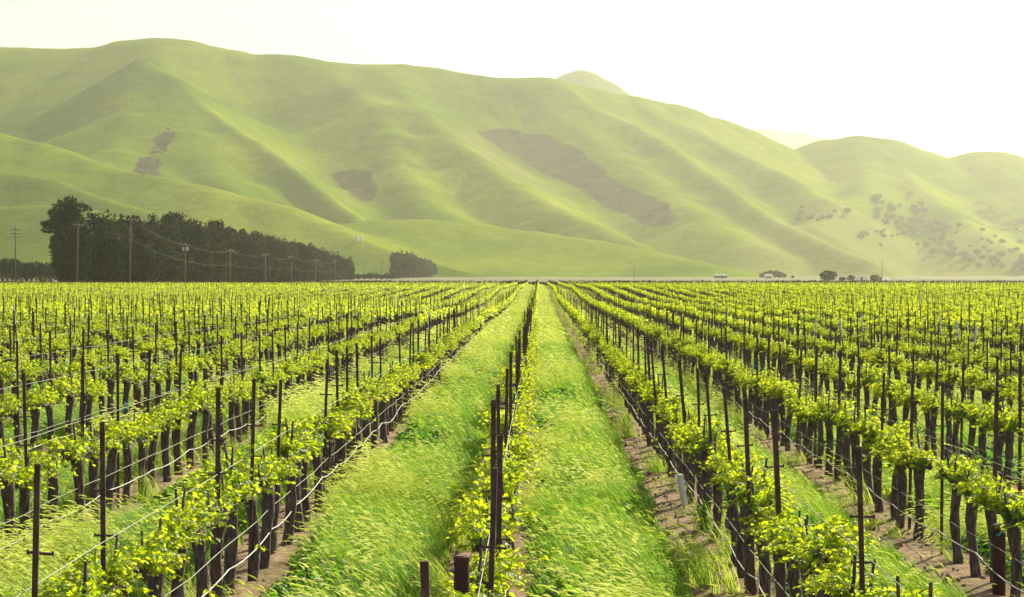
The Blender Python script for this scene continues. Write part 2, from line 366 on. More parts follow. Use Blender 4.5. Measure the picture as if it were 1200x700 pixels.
def ridge_h(X, Y, pts, slope, rr, pw, flute, seed):
    P = W(pts); best = np.zeros_like(X)
    first = True; tlen = 0.0
    bd = np.full_like(X, 1e9); bz = np.zeros_like(X); bt = np.zeros_like(X); side = np.zeros_like(X)
    wz = np.zeros_like(X)
    for i in range(len(P) - 1):
        ax, ay, az = P[i]; bx, by, bz2 = P[i + 1]
        dx, dy = bx - ax, by - ay; l2 = dx * dx + dy * dy; l = math.sqrt(l2)
        t = np.clip(((X - ax) * dx + (Y - ay) * dy) / l2, 0, 1)
        qx, qy = ax + t * dx, ay + t * dy
        d = np.hypot(X - qx, Y - qy)
        z = az + t * (bz2 - az)
        hgt = z
        D = np.maximum(hgt, 1) * pw / slope
        de = np.sqrt(d * d + rr * rr) - rr
        h = hgt * np.clip(1 - de / D, 0, 1) ** pw
        better = h > best
        best = np.where(better, h, best)
        bd = np.where(better, d, bd); bt = np.where(better, tlen + t * l, bt)
        tlen += l
    sgn = vnoise(bt / 95.0, seed + 0.5, seed) + 0.5 * vnoise(bt / 40.0, seed + 3.5, seed + 1)
    best = best + 0.55 * flute * sgn * sstep(25, 260, bd) * sstep(3, 60, best)
    return best
def hill_height(X, Y):
    S = np.zeros_like(X); K = 7.0
    hs = [np.zeros_like(X)]
    for i, (pts, sl, rr, pw, fl) in enumerate(RIDGES):
        hs.append(np.maximum(ridge_h(X, Y, pts, sl, rr, pw, fl, 11 + i * 7), 0))
    hs = np.stack(hs); mxh = hs.max(0) + 1e-6
    z = mxh * (((hs / mxh) ** 14.0).sum(0)) ** (1 / 14.0)
    base = np.clip(z, 0, None) * sstep(1570, 1800, Y + 60 * vnoise(X / 220.0, Y * 0, 91))
    z = base + (4.0 * fbm(X / 140, Y / 140, 41, 4) + 1.2 * fbm(X / 38, Y / 38, 47, 3)) * sstep(2, 80, base)
    return z
hx = np.arange(-1500, 1501, 6.0); hy = np.arange(1560, 3960, 6.0)
HX, HY = np.meshgrid(hx, hy)
HZ = hill_height(HX, HY)
PLAIN = gz(np.zeros_like(HY), HY)
HZZ = np.where(HZ > 0.3, PLAIN + HZ - 0.4, PLAIN - 1.0)
def hill_z(x, y):
    i = (x - hx[0]) / 6.0; j = (y - hy[0]) / 6.0
    i0 = int(max(0, min(len(hx) - 2, math.floor(i)))); j0 = int(max(0, min(len(hy) - 2, math.floor(j)))); a = i - i0; b = j - j0
    return (HZZ[j0, i0] * (1 - a) + HZZ[j0, i0 + 1] * a) * (1 - b) + (HZZ[j0 + 1, i0] * (1 - a) + HZZ[j0 + 1, i0 + 1] * a) * b
def hit_hill(px, py):
    y = 1570.0
    while y < 3940:
        p = at(px, py, y)
        if hill_z(p.x, p.y) >= p.z: return p
        y += 4.0
    return None
# where the scrub and the dry grass grow: outlines laid on the slope
def inpoly(px, py, poly):
    ins = np.zeros(px.shape, bool); n = len(poly)
    for i in range(n):
        x1, y1 = poly[i]; x2, y2 = poly[(i + 1) % n]
        c = ((y1 > py) != (y2 > py)) & (px < (x2 - x1) * (py - y1) / (y2 - y1 + 1e-9) + x1); ins ^= c
    return ins
def slope_outline(pix):
    out = []
    for p in pix:
        h = hit_hill(*p)
        if h is not None: out.append((h.x, h.y))
    return out
scrub = np.zeros_like(HX); dry = np.zeros_like(HX)
for poly in ([(556,152),(590,151),(640,160),(680,176),(702,197),(740,222),(785,240),(792,262),(770,268),(730,248),(690,228),(640,205),(600,182),(570,165)],
             [(386,203),(410,200),(432,205),(440,218),(436,232),(424,240),(412,228),(398,214)],
             [(203,150),(197,165),(186,178),(180,195),(170,206),(164,200),(170,188),(182,172),(192,156)],
             [(1140,232),(1175,240),(1210,255),(1210,275),(1160,265),(1130,250)]):
    scrub[inpoly(HX, HY, slope_outline(poly))] = 0.45 if poly[0][0] > 1100 else (2.2 if poly[0][0] == 203 else 1.0)
for poly in ([(535,150),(560,160),(600,190),(650,225),(640,228),(590,198),(550,172)], [(940,240),(1010,250),(1100,285),(1210,300),(1210,322),(900,322),(860,300)]):
    dry[inpoly(HX, HY, slope_outline(poly))] = 1.0
def blur(a, n):
    for _ in range(n):
        p = np.pad(a, 1, mode='edge'); a = (p[:-2, 1:-1] + p[2:, 1:-1] + p[1:-1, :-2] + p[1:-1, 2:] + 2 * a) / 6
    return a
scrub = blur(scrub, 9); dry = blur(dry, 20)
nx, ny = len(hx), len(hy); I = np.arange(nx * ny).reshape(ny, nx)
Q = np.stack([I[:-1, :-1], I[:-1, 1:], I[1:, 1:], I[1:, :-1]], -1).reshape(-1, 4)
keep = (HZ.ravel()[Q] > 0.05).any(1)
h = link('hills', np_mesh('hills', np.stack([HX, HY, HZZ], -1).reshape(-1, 3), Q[keep], M['hill'], {'scrub': scrub.ravel(), 'dry': dry.ravel()}))
tag(h, kind='structure')

def far_hill(name, pts, x0, x1, y0, y1, step, slope, rr, amp, sc=0.2):
    X, Y = np.meshgrid(np.arange(x0, x1, step), np.arange(y0, y1, step))
    Z = ridge_h(X, Y, pts, slope, rr, 1.4, 8, 77) ; Z = Z + amp * fbm(X / 200, Y / 200, 61, 4) * sstep(5, 100, Z) + 2
    ny, nx = X.shape; I = np.arange(nx * ny).reshape(ny, nx)
    Q = np.stack([I[:-1, :-1], I[:-1, 1:], I[1:, 1:], I[1:, :-1]], -1).reshape(-1, 4)
    z = np.zeros(nx * ny)
    tag(link(name, np_mesh(name, np.stack([X, Y, Z], -1).reshape(-1, 3), Q, M['hill'], {'scrub': z + sc, 'dry': z})), kind='structure')
far_hill('conical_hill', fillY([(560,150),(610,135),(640,104),(652,94),(664,87),(676,83),(684,83),(694,87),(712,97),(738,114),(800,165)], 5000), -900, 1300, 4300, 5700, 14, .8, 12, 4, 0.22)
far_hill('distant_hills', fillY([(700,178),(780,150),(825,139),(845,147),(870,152),(900,152),(935,157),(965,168),(1000,186),(1030,180),(1060,172),(1090,179),(1120,186),(1200,200),(1350,190)], 9000), -300, 3600, 8000, 10400, 40, .45, 80, 10)

# ------------------------------------------------------------------ haze: the valley air
mh, nt, out = new_mat('valley_haze')
pv = N(nt, 'ShaderNodeVolumePrincipled'); pv.inputs['Color'].default_value = (1.0, 0.99, 0.80, 1)
pv.inputs['Density'].default_value = HAZE_DENSITY; pv.inputs['Anisotropy'].default_value = 0.75
nt.links.new(pv.outputs[0], out.inputs['Volume'])
hb = MB(); hb.box((0, 5400, 384), (9000, 11000, 774))
hz = link('haze', hb.mesh('haze', mh)); tag(hz, kind='stuff')

# ------------------------------------------------------------------ scattering for stuff (one object each, geometry nodes)
def template(name, me):
    return bpy.data.objects.new(name, me)      # shape only; never linked to the scene
def scatter(name, P, rot, scl, var, temps, kind='stuff'):
    n = len(P); me = bpy.data.meshes.new(name); me.vertices.add(n)
    me.vertices.foreach_set('co', np.ascontiguousarray(P, dtype=np.float32).ravel())
    a = me.attributes.new('rot', 'FLOAT_VECTOR', 'POINT'); a.data.foreach_set('vector', np.ascontiguousarray(rot, dtype=np.float32).ravel())
    a = me.attributes.new('scl', 'FLOAT_VECTOR', 'POINT'); a.data.foreach_set('vector', np.ascontiguousarray(scl, dtype=np.float32).ravel())
    a = me.attributes.new('var', 'INT', 'POINT'); a.data.foreach_set('value', np.ascontiguousarray(var, dtype=np.int32))
    o = link(name, me); tag(o, kind=kind)
    ng = bpy.data.node_groups.new(name, 'GeometryNodeTree')
    ng.interface.new_socket('Geometry', in_out='INPUT', socket_type='NodeSocketGeometry')
    ng.interface.new_socket('Geometry', in_out='OUTPUT', socket_type='NodeSocketGeometry')
    gi = ng.nodes.new('NodeGroupInput'); go = ng.nodes.new('NodeGroupOutput')
    j = ng.nodes.new('GeometryNodeJoinGeometry')
    for t in temps:
        oi = ng.nodes.new('GeometryNodeObjectInfo'); oi.inputs['Object'].default_value = t; oi.inputs['As Instance'].default_value = True
        ng.links.new(oi.outputs['Geometry'], j.inputs[0])
    ip = ng.nodes.new('GeometryNodeInstanceOnPoints'); ip.inputs['Pick Instance'].default_value = True
    def na(nm, dt):
        q = ng.nodes.new('GeometryNodeInputNamedAttribute'); q.data_type = dt; q.inputs['Name'].default_value = nm; return q.outputs['Attribute']
    e2r = ng.nodes.new('FunctionNodeEulerToRotation')
    ng.links.new(gi.outputs[0], ip.inputs['Points']); ng.links.new(j.outputs[0], ip.inputs['Instance'])
    ng.links.new(na('var', 'INT'), ip.inputs['Instance Index'])
    ng.links.new(na('rot', 'FLOAT_VECTOR'), e2r.inputs[0]); ng.links.new(e2r.outputs[0], ip.inputs['Rotation'])
    ng.links.new(na('scl', 'FLOAT_VECTOR'), ip.inputs['Scale'])
    ng.links.new(ip.outputs[0], go.inputs[0])
    md = o.modifiers.new('scatter', 'NODES'); md.node_group = ng
    return o

# ------------------------------------------------------------------ grapevines
def leaf_shape():
    ang = [-165, -140, -115, -88, -62, -40, -20, 0, 20, 40, 62, 88, 115, 140, 165]
    rad = [.50, .70, .46, .88, .48, .96, .62, 1.12, .62, .96, .48, .88, .46, .70, .50]
    pts = [(0, 0, 0)]
    for a, r in zip(ang, rad):
        x, y = r * math.cos(R(a)), r * math.sin(R(a)); pts.append((x, y, -0.28 * (y * y) - 0.16 * x * x + 0.05 * math.sin(5 * R(a))))
    return np.array(pts), [(0, i, i + 1) for i in range(1, len(pts) - 1)]
LEAF_V, LEAF_F = leaf_shape()
QUAD_V = np.array([(-.75, -.75, -.1), (.85, -.6, -.12), (.9, .7, -.12), (-.7, .75, -.1), (0.1, 0, .12)]); QUAD_F = [(0, 1, 4), (1, 2, 4), (2, 3, 4), (3, 0, 4)]
def rot_matrix(nrm, spin):
    q = Vector(nrm).to_track_quat('Z', 'Y').to_matrix() @ Matrix.Rotation(spin, 3, 'Z'); return np.array(q)
def add_leaf(mb, pos, nrm, spin, size, tint, simple=False):
    V, Fc = (QUAD_V, QUAD_F) if simple else (LEAF_V, LEAF_F)
    m = rot_matrix(nrm, spin); vv = (V * size * 0.56) @ m.T + np.array(pos)
    mb.add([tuple(a) for a in vv], Fc, tint)

def vine_meshes(seed, lod=0):
    """trunk, arms with spurs, leafy shoots; lod 0 near, 1 mid, 2 far"""
    r = random.Random(seed)
    hh = 0.86 + r.uniform(-.05, .05)
    tr = MB(); k = 11 if lod == 0 else (4 if lod == 1 else 3)
    bx, by = r.uniform(-.05, .05), r.uniform(-.06, .06); ph = r.uniform(0, 6)
    pts = []; rad = []
    for i in range(k):
        t = i / (k - 1); z = -0.12 + t * (hh + 0.12)
        pts.append((bx * t + .02 * math.sin(ph + 5 * t), by * t + .025 * math.sin(ph * 2 + 4 * t), z))
        rad.append((0.047 + 0.022 * math.exp(-t * 7) + 0.018 * math.exp(-(1 - t) * 6) + (r.uniform(-.007, .007) if lod == 0 else 0)) * (1 if lod == 0 else 1.05))
    tr.tube(pts, rad, 12 if lod == 0 else 5, 0.5, True, 0.10 if lod == 0 else 0, r)
    top = Vector(pts[-1])
    arms = MB(); spurs = []
    for s in (-1, 1):
        ap = []; ar = []
        L = 0.50
        for i in range(6):
            t = i / 5; ap.append((top.x * (1 - t) + r.uniform(-.012, .012), top.y * (1 - t) + s * L * t, top.z - 0.02 + 0.07 * math.sin(t * 2.2) + r.uniform(-.01, .01)))
            ar.append(0.040 - 0.014 * t + (r.uniform(-.004, .006) if lod == 0 else 0))
        arms.tube(ap, ar, 8 if lod == 0 else 4, 0.5, True, 0.12 if lod == 0 else 0, r)
        for q in range(6 if lod == 0 else 5):
            t = (q + r.uniform(.2, .8)) / (6 if lod == 0 else 5); j = min(4, int(t * 5)); f = t * 5 - j
            p = Vector(ap[j]).lerp(Vector(ap[j + 1]), f); spurs.append(p)
            if lod == 0:
                e = p + Vector((r.uniform(-.03, .03), r.uniform(-.03, .03), r.uniform(.05, .12)))
                arms.tube([p, e], [0.016, 0.011], 6, 0.5, True)
    if lod == 0:     # an old upright cane left on the head
        for q in range(r.choice((0, 1, 1, 2))):
            p = r.choice(spurs); e = p + Vector((r.uniform(-.05, .05), r.uniform(-.04, .04), r.uniform(.24, .42)))
            arms.tube([p, p.lerp(e, .5) + Vector((.01, 0, 0)), e], [0.014, 0.012, 0.009], 6, 0.5, True)
    fo = MB()
    dens = r.uniform(0.85, 1.2)
    def shoot(p, d, ln, nl, big):
        d = Vector(d).normalized(); q = Vector(p); prev = q.copy(); pp = [tuple(q)]
        for i in range(nl):
            t = (i + 1) / nl
            d = (d + Vector((r.uniform(-.16, .16) - 0.05, r.uniform(-.16, .16), r.uniform(-.18, .10) - 0.06 * t))).normalized()
            q = q + d * (ln * 1.15 / nl); pp.append(tuple(q))
            az = r.uniform(0, 6.283); off = Vector((math.cos(az), math.sin(az), r.uniform(-.35, .35))) * big * r.uniform(.45, .95)
            nrm = (off.x * 6 + r.uniform(-.5, .5), off.y * 6 + r.uniform(-.5, .5), r.uniform(.15, 1.0))
            size = big * (1.15 - 0.6 * t) * r.uniform(.75, 1.2)
            tint = min(1, max(0, 0.32 + 0.60 * t + r.gauss(0, .22)))
            add_leaf(fo, tuple(q + off), nrm, r.uniform(0, 6.283), size, tint, lod > 0)
        if lod == 0: fo.tube(pp, [0.0045] * len(pp), 4, 0.45, False)
    if lod == 0:
        for p in spurs:
            for _ in range(r.choice((1, 2, 2, 3))):
                a = r.uniform(0, 6.283); lean = r.uniform(.08, .55)
                shoot(p + Vector((0, 0, .03)), (math.cos(a) * lean, math.sin(a) * lean * .8, 1.0), r.uniform(.14, .34), int(r.choice((20, 23, 27)) * dens), 0.069)
            if r.random() < .3:
                a = r.choice((-1, 1)); shoot(p, (a * 1.0, r.uniform(-.5, .5), .1), r.uniform(.12, .26), int(10 * dens), 0.075)
        if r.random() < .35:
            p = top.lerp(Vector((0, 0, .1)), r.uniform(.5, .9)); shoot(p, (r.choice((-1, 1)), r.uniform(-1, 1), .4), .16, 5, 0.08)
    elif lod == 1:
        for p in spurs:
            a = r.uniform(0, 6.283); shoot(p + Vector((0, 0, .09)), (math.cos(a) * .35, math.sin(a) * .5, 1.0), r.uniform(.12, .27), int(9 * dens), 0.115)
            if r.random() < .12: shoot(p, (r.choice((-1, 1)), 0, .35), .2, 4, 0.11)
    else:
        for p in spurs:
            a = r.uniform(0, 6.283); shoot(p + Vector((0, 0, .12)), (math.cos(a) * .35, math.sin(a) * .5, 1.0), r.uniform(.10, .24), 5, 0.16)
    return tr, arms, fo
def merged(name, mbs, mats):
    me_v = []; me_f = []; ti = []; mi = []; k = 0
    for mb, m in zip(mbs, range(len(mats))):
        me_v += mb.v; me_f += [tuple(i + k for i in f) for f in mb.f]; ti += mb.t; mi += [m] * len(mb.f); k += mb.n
    me = bpy.data.meshes.new(name); me.from_pydata([tuple(v) for v in me_v], [], me_f)
    for m in mats: me.materials.append(m)
    a = me.attributes.new('tint', 'FLOAT', 'POINT'); a.data.foreach_set('value', np.array(ti, dtype=np.float32))
    me.polygons.foreach_set('material_index', mi); me.update(); return me

NV = 10
near = []
for s in range(NV):
    tr, ar, fo = vine_meshes(100 + s, 0)
    near.append((tr.mesh('trunk', M['bark'], True), ar.mesh('cordon_arm', M['bark'], True), fo.mesh('foliage', M['vine_leaf'])))
near_t = []
for s in range(5):
    near_t.append(template('vine_near', merged('vine_near', vine_meshes(300 + s, 0), [M['bark'], M['bark'], M['vine_leaf']])))
mid_t = [template('vine_mid', merged('vine_mid', vine_meshes(200 + s, 1), [M['bark'], M['bark'], M['vine_leaf']])) for s in range(8)]
far_t = [template('vine_far', merged('vine_far', vine_meshes(250 + s, 2), [M['bark'], M['bark'], M['vine_leaf']])) for s in range(8)]

VINE_S, STAKE_S = 0.93, 2.05
KMIN, KMAX = -54, 56
def row_x(k, y=0.0): return ROW_X0 + ROW_S * k
def row_phrase(k):
    if k == 0: return 'row just left of the central path'
    if k == 1: return 'row just right of the central path'
    return f"{ordn(k)} row right of the central path" if k > 1 else f"{ordn(1 - k)} row left of the central path"
def inframe(p, m=0):
    q = proj(p)
    return q is not None and -m <= q[0] <= 1200 + m and -m <= q[1] <= 700 + m
vines = []; stakes = []
STAKE_PH = {0: 9.85, 1: 12.5, -1: 10.66, 2: 9.6, -2: 9.9}
for k in range(KMIN, KMAX + 1):
    x = row_x(k); rr = random.Random(1000 + k)
    y = 7.0 + rr.uniform(0, VINE_S)
    while y < FIELD_END:
        if abs(x) < 0.30 * y + 6 and rr.random() > 0.03: vines.append((k, x + rr.uniform(-.05, .05), y + rr.uniform(-.10, .10), rr.random()))
        y += VINE_S
    y = STAKE_PH.get(k, 7.0 + rr.uniform(0, STAKE_S)) - 2 * STAKE_S
    while y < FIELD_END:
        if y > 5 and abs(x) < 0.30 * y + 6 and rr.random() > 0.10: stakes.append((k, x + rr.uniform(-.05, .05), y + rr.uniform(-.12, .12), rr.random()))
        y += STAKE_S

def choose(items, tops, n=300):
    vis = [i for i, (k, x, y, _) in enumerate(items) if any(inframe((x, y, gzf(x, y) + t), -4) for t in tops)]
    vis.sort(key=lambda i: items[i][2]); return set(vis[:n])
vsel = choose(vines, (1.05, 1.2)); cnt = {}
for i in sorted(vsel, key=lambda i: vines[i][2]):
    k, x, y, q = vines[i]; cnt[k] = cnt.get(k, 0) + 1
    t = thing('grapevine', f"leafy grapevine, {ordn(cnt[k])} from the front in the {row_phrase(k)}", 'grapevine',
              (x, y, gzf(x, y)), math.pi * int(q * 97 % 2) + (q - .5) * .3, 'grapevines along the trellis rows')
    s = 0.92 + 0.2 * (q * 13 % 1); t.scale = (s * 1.05, 1, s)
    a, b, c = near[int(q * 1000) % NV]
    link('trunk', a, t); link('cordon_arm', b, t); link('foliage', c, t)
rest = [v for i, v in enumerate(vines) if i not in vsel]
def scatter_vines(name, lst, temps, label):
    P = np.array([(x, y, gzf(x, y)) for k, x, y, q in lst]); q = np.array([v[3] for v in lst])
    rot = np.zeros((len(lst), 3)); rot[:, 2] = math.pi * np.floor(q * 97 % 2) + (q - .5) * .3
    s = 0.92 + 0.2 * (q * 13 % 1); scl = np.stack([s * 1.05, np.ones_like(s), s], -1)
    tag(scatter(name, P, rot, scl, (q * 1000).astype(int) % len(temps), temps), label, 'vineyard')
scatter_vines('vineyard_rows', [v for v in rest if v[2] < 85], near_t + near_t[:0], 'leafy vine rows of the middle field behind the nearest vines')
scatter_vines('vineyard_rows', [v for v in rest if 85 <= v[2] < 210], mid_t, 'vine rows further back merging into yellow green bands')
scatter_vines('vineyard_rows', [v for v in rest if v[2] >= 210], far_t, 'farthest vine rows reaching the end of the field')

# ------------------------------------------------------------------ trellis stakes
def stake_meshes(seed, h=1.9):
    r = random.Random(seed); p = MB()
    # angle-iron stake: an L profile with punched edge
    a = 0.034; th = 0.008
    prof = [(-a/2, -a/2), (a/2, -a/2), (a/2, -a/2 + th), (-a/2 + th, -a/2 + th), (-a/2 + th, a/2), (-a/2, a/2)]
    lv = [-0.25, 0.5, 1.0, 1.5, h]; vs = []; bend = r.uniform(-.012, .012)
    for z in lv: vs += [(x + bend * z * z / 3, y, z) for x, y in prof]
    fs = []
    for i in range(len(lv) - 1):
        for q in range(6): q2 = (q + 1) % 6; fs.append((i*6+q, i*6+q2, (i+1)*6+q2, (i+1)*6+q))
    fs.append((5, 4, 3, 2, 1, 0)); fs.append(tuple((len(lv)-1)*6 + q for q in range(6)))
    p.add(vs, fs)
    bars = []
    for z in ((h - .45, h - .74) if seed % 3 else (h - .48,)):
        b = MB(); b.tube([(-.075, 0.028, z), (.075, 0.028, z)], 0.008, 6)
        b.tube([(-.075, .028, z - .010), (-.075, .028, z + .016)], .006, 5); b.tube([(.075, .028, z - .010), (.075, .028, z + .016)], .006, 5)
        bars.append(b)
    return p, bars
SV = []
for s in range(6):
    p, bars = stake_meshes(s, 1.86 + 0.03 * s)
    SV.append((p.mesh('post', M['stake']), [b.mesh('crossbar', M['stake']) for b in bars]))
st_t = []
for s in range(4):
    p, bars = stake_meshes(s + 40, 1.84 + 0.05 * s); st_t.append(template('stake_far', merged('stake_far', [p] + bars, [M['stake']] * (1 + len(bars)))))
ssel = choose(stakes, (1.85, 1.3), 300); cnt = {}
for i in sorted(ssel, key=lambda i: stakes[i][2]):
    k, x, y, q = stakes[i]; cnt[k] = cnt.get(k, 0) + 1
    t = thing('trellis_stake', f"rusty trellis stake, {ordn(cnt[k])} from the front in the {row_phrase(k)}", 'stake',
              (x, y, gzf(x, y)), 0, 'steel stakes along the vine rows')
    lean = -0.05 * (k == 1) * (y < 40)
    t.rotation_euler = ((q * 7 % 1 - .5) * .05, lean + (q * 31 % 1 - .5) * .07, (q - .5) * .8)
    pm, bm_ = SV[int(q * 1000) % 6]
    link('post', pm, t)
    for b in bm_: link('crossbar', b, t)
rs = [v for i, v in enumerate(stakes) if i not in ssel and (v[2] < 85 or (v[3] * 53) % 1 < .68)]
q = np.array([v[3] for v in rs]); P = np.array([(x, y, gzf(x, y)) for k, x, y, _ in rs])
rot = np.stack([(q * 7 % 1 - .5) * .05, (q * 31 % 1 - .5) * .07, (q - .5) * .8], -1); s = 1 + 0.12 * (q * 17 % 1)

tag(scatter('far_stakes', P, rot, np.stack([s * .72, s * .72, s * (1 - .10 * sstep(70, 110, P[:, 1]))], -1), (q * 1000).astype(int) % 4, st_t), 'rusty trellis stakes standing along the distant vine rows', 'stakes')

# stakes whose upper half metre is painted white
WHITE = [(1139,380),(1014,369),(992,373),(1101,371),(1128,375),(20,357),(500,367),(952,370),(850,360),(895,346),(977,345),(1011,345),(1077,345),(844,351),(528,342),(474,344),(462,346),(450,338),(560,350),(745,349)]
order = sorted(range(len(WHITE)), key=lambda i: WHITE[i][0])
wm = MB(); wm.tube([(0, 0, -.2), (0, 0, 1.48)], 0.018, 8); wmm = wm.mesh('post', M['stake'])
wt = MB(); wt.tube([(0, 0, 1.46), (0, 0, 1.98), (0, 0, 2.0)], [0.024, 0.024, 0.018], 8); wtm = wt.mesh('white_sleeve', M['white_paint'])
for n, i in enumerate(order):
    px, py = WHITE[i]; y = 50.0
    for _ in range(30):
        zt = gzf((px - VPX) / F * y, y) + 2.0; y = 0.5 * y + 0.5 * max(20, min(440, (CAM_H - zt) * F / max(6, py - HORIZON)))
    x = (px - VPX) / F * y; k = round((x - ROW_X0) / ROW_S)
    t = thing('painted_stake', f"stake with white painted top, {ordn(n + 1)} from the left among those across the field", 'stake', (x, y, gzf(x, y)), 0, 'white topped stakes scattered over the field')
    t.rotation_euler = (0, R([-4, 3, 0, -6, 2][n % 5]), 0); wide = 1.0 if y < 80 else 1.6
    link('post', wmm, t); link('white_sleeve', wtm, t)

# thick rusty posts and other fittings near the camera
def pipe_post(px, py, Y, rad, label, name='pipe_post'):
    p = at(px, py, Y); z0 = gzf(p.x, p.y)
    t = thing(name, label, 'post', (p.x, p.y, z0)); m = MB(); hgt = p.z - z0
    m.tube([(0, 0, -.2), (0, 0, hgt * .5), (0, 0, hgt)], [rad, rad, rad * .98], 14, 0.5, False); link('pipe', m.mesh('pipe', M['rust_red'], True), t)
    m = MB(); m.tube([(0, 0, hgt - .006), (0, 0, hgt + .012), (0, 0, hgt + .02)], [rad * 1.06, rad * 1.06, rad * .8], 14); link('cap', m.mesh('cap', M['rust_red']), t)
pipe_post(541, 655, 11.2, .045, 'thick short reddish pipe post at the front of the row left of the path')
pipe_post(1171, 617, 19.2, .062, 'thick reddish pipe post standing under the vines at lower right')
def strip_piece(name, label, cat, pts, rad, mat, flat=False):
    m = MB(); m.tube(pts, rad, 8 if not flat else 4); o = link(name, m.mesh(name, mat, not flat)); return tag(o, label, cat)
def onray(lst, Y): return [at(a, b, Y) for a, b in lst]
strip_piece('drip_riser', 'white plastic riser pipe at the foot of the row left of the path', 'pipe', onray([(591.5,640),(590.5,668),(592.5,720),(593,790)], 19.5), .022, M['white_paint'])
strip_piece('vine_guard', 'white plastic strip hanging beside the row right of the path', 'vine guard', onray([(797,556),(799,572),(803,592),(806,600)], 26.0), [.045, .05, .04, .02], M['white_paint'], True)
for px, py, Y, lb in ((1168, 620, 19.1, 'teal tape loop tied above the thick reddish pipe post'), (1113, 636, 21.5, 'teal tape tied low on a trunk in the second row at right'),
                      (143, 476, 26.0, 'teal tape tied to vine wire at far left'), (250, 497, 30.0, 'teal tape tied to vine wire in the second row left')):
    c = at(px, py, Y); pts = [c + Vector((.05 * math.cos(a), 0, .05 * math.sin(a) + 0.01 * a)) for a in np.linspace(-1.6, 0.9, 8)]
    strip_piece('plant_tie', lb, 'plant tie', pts, .009, M['teal'])

# ------------------------------------------------------------------ hoses and wires, one of each per row
def row_line(name, label, cat, k, pts, rad, mat, grp):
    m = MB(); m.tube(pts, rad, 6, 0.5, True); o = link(name, m.mesh(name, mat, True)); tag(o, label, cat, grp)
for k in range(-7, 9):
    x0 = row_x(k); rr = random.Random(5000 + k); y = max(6.0, (abs(x0) - 3) / 0.29); end = 110 if abs(k) < 4 else 80
    side = 0.075 if x0 < 0 else -0.075
    pts = []; zb = 0.32 if k > 0 else .36
    if k == -1: zb = 0.44
    yy = y; a = zb + rr.uniform(-.05, .05)
    while yy < end:
        b = zb + rr.uniform(-.035, .035); span = VINE_S * rr.choice((1, 1, 2, 2, 3)); sag = 0.011 * span ** 1.6 * rr.uniform(.6, 1.5)
        n = 7 if yy < 50 else 3
        for q in range(n):
            t = q / n; xx = x0 + side; y2 = yy + t * span
            pts.append((xx, y2, gzf(x0, y2) + a + (b - a) * t - 4 * sag * t * (1 - t)))
        a = b; yy += span
    row_line('drip_hose', f"pale sagging drip hose along the {row_phrase(k)}", 'hose', k, pts, 0.0062, M['hose'], 'drip hoses along the rows')
    pts = []; yy = y; 
    while yy < end:
        pts.append((x0 + side * .9, yy, gzf(x0, yy) + zb + .19 + rr.uniform(-.02, .02))); yy += VINE_S
    row_line('support_wire', f"thin straight wire above the hose in the {row_phrase(k)}", 'wire', k, pts, 0.0036, M['wire'], 'support wires under the vines')
    pts = []; yy = y
    while yy < end:
        pts.append((x0 + .03, yy, gzf(x0, yy) + 1.28 + rr.uniform(-.012, .012))); yy += STAKE_S
    row_line('catch_wire', f"thin wire over the leaves of the {row_phrase(k)}", 'wire', k, pts, 0.0032, M['wire'], 'catch wires over the vines')

# ------------------------------------------------------------------ grass between the rows
def grass_tuft(seed, n, h, heads, lean, wide=1.0, base_t=0.35, spread=.13):
    r = random.Random(seed); m = MB()
    for b in range(n):
        a = r.uniform(0, 6.283); q = spread * math.sqrt(r.random()); x, y = q * math.cos(a), q * math.sin(a)
        hh = h * r.uniform(.45, 1.15); ln = lean * r.uniform(.5, 1.3); dy = r.gauss(0, .22); wv = 0.0034 * wide * r.uniform(.7, 1.3)
        tint = min(1, max(0, base_t + r.gauss(0, .17)))
        fa = r.uniform(0, 3.14); wx, wy = math.cos(fa) * wv, math.sin(fa) * wv
        seg = 5; vs = []; th = r.uniform(0.0, .15); px, pz = x, -.02; py = y
        for i in range(seg):
            t = i / (seg - 1); w = (1 - t * .85) if i < seg - 1 else 0.08
            vs += [(px - wx * w, py - wy * w, pz), (px + wx * w, py + wy * w, pz)]
            th2 = th + ln * t * 1.25; st = hh / (seg - 1)
            px += -math.sin(th2) * st; py += dy * math.sin(th2) * st; pz += math.cos(th2) * st
        m.add(vs, [(2*i, 2*i+1, 2*i+3, 2*i+2) for i in range(seg - 1)], tint)
        if r.random() < heads:      # bearded seed head, nodding with the wind
            L_ = r.uniform(.05, .12); dth = th2; ht = min(1, 0.82 + r.gauss(0, .10))
            for kx, ky in ((1, 0), (0, 1)):
                vs = []; qx, qy, qz = px, py, pz; d2 = dth
                for i in range(4):
                    t = i / 3; w = 0.0042 * wide * (0.55, 1.0, .65, 0.06)[i]
                    vs += [(qx - kx * w * math.cos(d2), qy - ky * w, qz - kx * w * math.sin(d2)), (qx + kx * w * math.cos(d2), qy + ky * w, qz + kx * w * math.sin(d2))]
                    d2 += .16; qx += -math.sin(d2) * L_ / 3; qz += math.cos(d2) * L_ / 3
                m.add(vs, [(0, 1, 3, 2), (2, 3, 5, 4), (4, 5, 7, 6)], ht)
    return m
def weed(seed):
    r = random.Random(seed); m = MB()
    for b in range(46):
        a = r.uniform(0, 6.283); q = .16 * math.sqrt(r.random()); z = r.uniform(.03, .26) * (1 - q * 2.2)
        add_leaf(m, (q * math.cos(a), q * math.sin(a), z), (math.cos(a) * .5 + r.uniform(-.4, .4), math.sin(a) * .5 + r.uniform(-.4, .4), 1), r.uniform(0, 6), r.uniform(.04, .085), max(0, .08 + r.gauss(0, .08)), True)
    return m
gt = []
